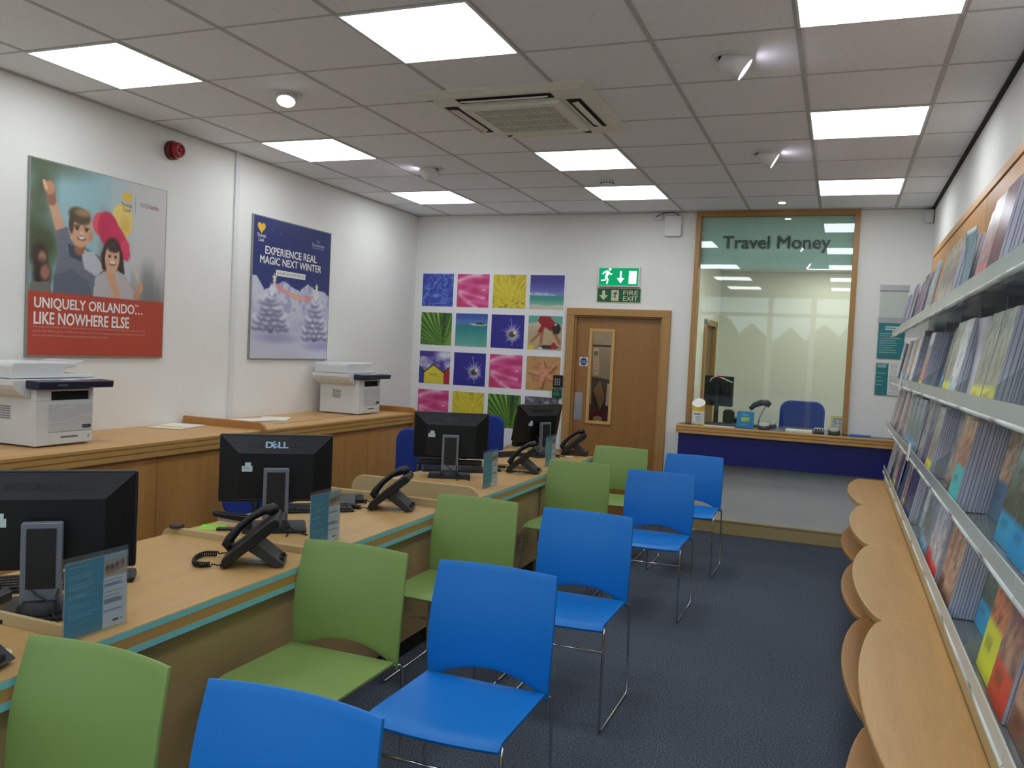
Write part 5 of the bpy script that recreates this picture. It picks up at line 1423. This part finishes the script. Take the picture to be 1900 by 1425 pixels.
# ---- brochures
M_bro = printed('brochure_print', .3, .45)
rb = random.Random(21)
PAGE = (206, 206, 222)
def cover_fn(kind, sd):
    r = random.Random(sd)
    def fn(u, v):
        def c(): return tuple(r.randint(30, 225) for _ in range(3))
        top, mid, low = kind['top'], kind['mid'], kind['low']
        k = Ink(u, v, mid); k.mix(np.clip((v - .5) * 3, 0, 1), top); k.mix(np.clip(fbm(u * 2, v * 2.4, 3, sd) * 2.2 - .85, 0, 1) * .75, kind['acc']); k.mix(np.clip(vnoise(u * 2, v * 2.4, 7, sd + 3) - .55, 0, 1) * 1.6, tuple(min(255, x + 60) for x in kind['acc'])); k.mix(np.clip(vnoise(u * 2, v * 2.4, 9, sd + 9) - .62, 0, 1) * 2, (40, 40, 44))
        b_ = kind.get('band', 0)
        if b_: k.mix(v < b_, low); k.mix((v < b_ * .75) * (v > b_ * .5) * (u > .15) * (u < .6) * .5, tuple(x * .55 for x in low))
        t_ = kind.get('head', 0)
        if t_: k.mix(v > 1 - t_, kind['hrgb'])
        return k.c
    return fn
KINDS_ = {
 'gold': dict(top=(206, 186, 150), mid=(150, 128, 110), low=(222, 186, 74), acc=(70, 66, 70), band=.18, d='gold mountain cover with a yellow foot'),
 'yellow': dict(top=(190, 196, 190), mid=(140, 136, 120), low=(230, 196, 60), acc=(96, 100, 84), band=.2, d='landscape cover with a yellow foot band'),
 'sandblue': dict(top=(176, 156, 130), mid=(196, 164, 130), low=(72, 100, 126), acc=(150, 116, 90), band=.38, d='sandy cover with a slate blue foot'),
 'sky': dict(top=(150, 170, 170), mid=(86, 100, 76), low=(52, 150, 190), acc=(60, 60, 50), band=.3, d='coast cover with a bright blue foot'),
 'forest': dict(top=(120, 130, 100), mid=(80, 96, 70), low=(44, 140, 190), acc=(40, 50, 40), band=.26, d='forest cover with a blue foot'),
 'red': dict(top=(120, 76, 60), mid=(180, 140, 110), low=(190, 66, 50), acc=(76, 56, 60), band=.34, d='busy cover with a red foot band'),
 'lime': dict(top=(180, 110, 60), mid=(196, 120, 70), low=(200, 204, 50), acc=(110, 60, 40), band=.45, d='orange cover with a lime foot band'),
 'teal': dict(top=(190, 150, 120), mid=(170, 120, 90), low=(72, 170, 170), acc=(120, 80, 60), band=.5, d='warm cover with a teal foot'),
 'maroon': dict(top=(90, 36, 46), mid=(100, 40, 50), low=(90, 36, 46), acc=(70, 30, 40), d='plain maroon cover'),
 'navy': dict(top=(44, 54, 90), mid=(46, 50, 84), low=(40, 46, 80), acc=(60, 70, 110), d='dark navy cover'),
 'wreath': dict(top=(150, 170, 190), mid=(110, 124, 130), low=(110, 150, 180), acc=(74, 84, 60), band=.2, d='wintry cover with a wreath of green and red'),
 'white': dict(top=(214, 216, 218), mid=(200, 204, 208), low=(170, 190, 196), acc=(150, 160, 170), band=.2, d='mostly white cover'),
 'mixed': dict(top=(110, 150, 180), mid=(196, 110, 90), low=(230, 210, 90), acc=(70, 110, 80), band=.15, head=.2, hrgb=(206, 206, 208), d='colourful picture cover with a pale head'),
 'pink': dict(top=(196, 186, 176), mid=(170, 130, 126), low=(196, 96, 110), acc=(120, 100, 96), band=.3, d='faded cover with a pink foot'),
 'purple': dict(top=(96, 80, 120), mid=(70, 60, 90), low=(70, 54, 84), acc=(120, 110, 140), d='dark purple cover'),
 'brown': dict(top=(150, 110, 76), mid=(160, 116, 84), low=(120, 84, 60), acc=(200, 170, 140), band=.2, d='brown toned picture cover'),
 'snow': dict(top=(190, 200, 210), mid=(206, 200, 196), low=(196, 60, 60), acc=(110, 120, 130), band=.25, d='pale snow cover with a red foot'),
 'greypic': dict(top=(120, 126, 130), mid=(130, 126, 120), low=(100, 104, 110), acc=(180, 170, 160), d='grey picture cover'),
}
BW, BH = .207, .296
_bm = {}
def brochure_mesh(kind, th):
    key = (kind, round(th, 4))
    if key in _bm: return _bm[key]
    nx, ny = 10, 16
    u, v = np.meshgrid(np.linspace(0, 1, nx + 1), np.linspace(0, 1, ny + 1))
    sd = sum(ord(ch) for ch in kind)
    rgb = np.stack([np.broadcast_to(np.asarray(c, float), u.shape) for c in cover_fn(KINDS_[kind], sd)(u, v)], -1).reshape(-1, 3)
    vs = []; cols = []; fs = []
    # cover facing -X ; u runs from far side (+Y) to near side (-Y)
    rgb = np.clip(rgb * 1.18 + 8, 0, 245)
    for a, b_, c in zip(u.ravel(), v.ravel(), rgb): vs.append((0, BW / 2 - BW * a, BH * b_)); cols.append(tuple(c))
    for j in range(ny):
        for i in range(nx):
            a = j * (nx + 1) + i; fs.append((a, a + nx + 1, a + nx + 2, a + 1))
    def face(pts, col):
        o = len(vs)
        for p in pts: vs.append(p); cols.append(col)
        fs.append(tuple(range(o, o + len(pts))))
    h = BW / 2
    r = random.Random(sd)
    sh = 1.0
    for (y, flip) in ((-h, 0), (h, 1)):
        k = 6
        for i in range(k):   # leaves: thin vertical strips of page edge
            x0, x1 = th * i / k, th * (i + 1) / k
            g = .96 + .04 * (i % 2) if 0 < i < k - 1 else .84
            q = [(x0, y, 0), (x1, y, 0), (x1, y, BH), (x0, y, BH)]
            face(q if not flip else q[::-1], tuple(c * g for c in PAGE))
    face([(0, -h, BH), (th, -h, BH), (th, h, BH), (0, h, BH)], PAGE)
    face([(0, -h, 0), (0, h, 0), (th, h, 0), (th, -h, 0)], PAGE)
    face([(th, -h, 0), (th, h, 0), (th, h, BH), (th, -h, BH)], (190, 190, 196))
    me = bpy.data.meshes.new('brochure'); me.from_pydata(vs, [], fs)
    at = me.color_attributes.new('ink', 'FLOAT_COLOR', 'POINT')
    cc = np.concatenate([lin(np.array(cols) / 255.0), np.ones((len(cols), 1))], 1)
    at.data.foreach_set('color', cc.ravel().astype(np.float32))
    me.materials.append(M_bro); me.update()
    _bm[key] = me
    return me
TN = ['top tier', 'second tier', 'third tier', 'lowest tier']
ORD = 'first second third fourth fifth sixth seventh eighth ninth tenth eleventh twelfth thirteenth fourteenth fifteenth sixteenth seventeenth eighteenth nineteenth twentieth twenty-first twenty-second twenty-third twenty-fourth twenty-fifth twenty-sixth twenty-seventh'.split()
NB = [0]
def slot_y(k): return 7.15 - .2167 * (k + .5)
def stack(ti, k, kind, xf, depth, lean=11.0):
    """brochures standing in slot k of a tier from x=xf backwards"""
    z = TZ[ti] + .001
    le = math.radians(lean)
    d = KINDS_[kind]['d']
    place = '%s, %s pile from the counter' % (TN[ti], ORD[k])
    x = xf; i = -1
    while True:
        i += 1
        th = rb.choice((.0064, .009, .009, .0126)) if depth > .012 else .009
        if i and (x + th > xf + depth or x + th > .548): break
        me = brochure_mesh(kind, th)
        o = bpy.data.objects.new('brochure', me); COL.objects.link(o)
        # pivot at the bottom front edge: the back lower edge must not sink below the tray
        o.rotation_euler = (0, le, 0)
        o.location = (x, slot_y(k) + (rb.random() - .5) * .004, z + th * math.sin(le) + .0002)
        o['category'] = 'brochure'
        if i == 0:
            tag(o, '%s, %s' % (d.replace(' cover', ' brochure'), place), None, 'brochures on the rack')
        else:
            tag(o, 'pale page edges behind the front brochure, %s' % place, None, 'pile behind %s' % place)
        NB[0] += 1
        x += th / math.cos(le) + .0006
rs = random.Random(77)
kn = list(KINDS_)
PLAN = {
 0: {0: ('navy', .40, .02), 1: ('purple', .385, .03), 2: ('navy', .42, .02), 3: ('greypic', .40, .03), 4: ('purple', .38, .05), 5: ('navy', .37, .02), 6: ('purple', .39, .03), 7: ('maroon', .40, .02), 8: ('maroon', .375, .02), 9: ('navy', .39, .02), 10: ('purple', .38, .03), 11: ('yellow', .37, .03), 12: ('greypic', .40, .02), 13: ('gold', .372, .02), 14: ('gold', .368, .02), 15: ('gold', .37, .085), 16: ('teal', .44, .02), 17: ('pink', .42, .03), 18: ('pink', .388, .02), 19: ('pink', .372, .02), 20: ('maroon', .368, .125), 21: ('greypic', .44, .03), 22: ('white', .45, .06), 23: ('white', .44, .08), 24: ('greypic', .44, .06), 25: ('white', .42, .05)},
 1: {0: ('brown', .40, .02), 1: ('white', .38, .03), 2: ('greypic', .41, .02), 3: ('sky', .40, .02), 4: ('brown', .37, .02), 5: ('white', .385, .02), 6: ('navy', .40, .03), 7: ('brown', .37, .03), 8: ('white', .366, .06), 9: ('navy', .41, .02), 10: ('navy', .42, .02), 11: ('mixed', .367, .085), 12: ('navy', .43, .02), 13: ('sky', .42, .02), 14: ('sky', .40, .02), 15: ('maroon', .385, .02), 16: ('yellow', .367, .02), 17: ('white', .364, .09), 18: ('greypic', .43, .02), 19: ('yellow', .382, .03), 20: ('yellow', .384, .125), 21: ('greypic', .46, .04), 22: ('white', .465, .06), 23: ('white', .47, .05), 24: ('greypic', .45, .06), 25: ('greypic', .44, .06)},
 2: {0: ('brown', .38, .02), 1: ('greypic', .37, .05), 2: ('brown', .385, .02), 3: ('purple', .40, .02), 4: ('white', .38, .02), 5: ('brown', .37, .02), 6: ('greypic', .38, .08), 7: ('greypic', .40, .02), 8: ('wreath', .366, .02), 9: ('wreath', .366, .02), 10: ('wreath', .37, .03), 11: ('greypic', .385, .03), 12: ('purple', .39, .06), 13: ('greypic', .42, .02), 14: ('yellow', .365, .08), 15: ('greypic', .425, .02), 16: ('brown', .43, .02), 17: ('brown', .385, .02), 18: ('teal', .364, .125), 19: ('sandblue', .462, .03), 20: ('greypic', .455, .02), 21: ('sky', .414, .02), 22: ('forest', .408, .11), 23: ('white', .46, .05), 24: ('white', .45, .06), 25: ('white', .43, .06)},
 3: {0: ('greypic', .38, .02), 1: ('greypic', .37, .05), 2: ('white', .40, .02), 3: ('greypic', .385, .06), 4: ('mixed', .38, .02), 5: ('navy', .37, .02), 6: ('greypic', .39, .08), 7: ('navy', .37, .02), 8: ('mixed', .38, .02), 9: ('navy', .366, .02), 10: ('navy', .366, .09), 11: ('white', .42, .02), 12: ('greypic', .41, .02), 13: ('wreath', .385, .02), 14: ('wreath', .367, .02), 15: ('snow', .375, .03), 16: ('snow', .364, .035), 17: ('brown', .38, .02), 18: ('brown', .364, .098), 19: ('sky', .445, .02), 20: ('greypic', .455, .02), 21: ('lime', .392, .02), 22: ('red', .386, .025), 23: ('brown', .397, .02), 24: ('brown', .40, .02), 25: ('navy', .385, .1)},
}
for ti in range(4):
    for k in range(26):
        kind, xf, dep = PLAN[ti][k]
        if not (dep > .055 or (dep >= .025 and ti == 3 and k in (16, 22))): dep = .011
        if dep < .02 and rs.random() < .3: dep = .019
        stack(ti, k, kind, xf, dep, 11.0 + (rs.random() - .5) * 1.2 if dep < .03 else 11.0)
print('brochures', NB[0])
# two brochures whose covers curl forward
def curled(ti, k, xf, label, rgb, out):
    z = TZ[ti] + .002
    M = pm('curl_' + label[:6].replace(' ', '_'), rgb, .4, var=.25, scale=9)
    def fn(u, v):
        y = slot_y(k) + BW / 2 - BW * u; q = v
        x = xf + .05 * q - out * (q ** 3) * (1 - u * .5)
        return (x, y, z + BH * .97 * v)
    f = MB().shell(fn, 6, 14, .0025)
    tag(f.build('brochure', M), label, 'brochure', 'curled brochures')
curled(0, 16, .40, 'teal grey brochure curling forward above the gold covers, top tier', (120, 146, 152), .03)
curled(1, 18, .40, 'white brochure with a curled edge before the broad lilac pile, second tier', (206, 206, 212), .02)

def card(x, y, z, w, h, rz, lean, label):
    f = MB(); f.M = Matrix.Rotation(lean, 4, 'Y'); f.box(0, .002, -w / 2, w / 2, 0, h)
    o = f.build('paper_card', M_paper); o.location = (x, y, z); o.rotation_euler = (0, 0, rz)
    tag(o, label, 'paper card', 'loose white cards on the rack')
card(.347, 4.78, TZ[2] - .02, .12, .09, .0, .12, 'white card tucked over the front lip of the third tier')
card(.347, 5.75, TZ[1] - .03, .12, .11, .0, .1, 'white card hanging at the front lip of the second tier toward the counter')
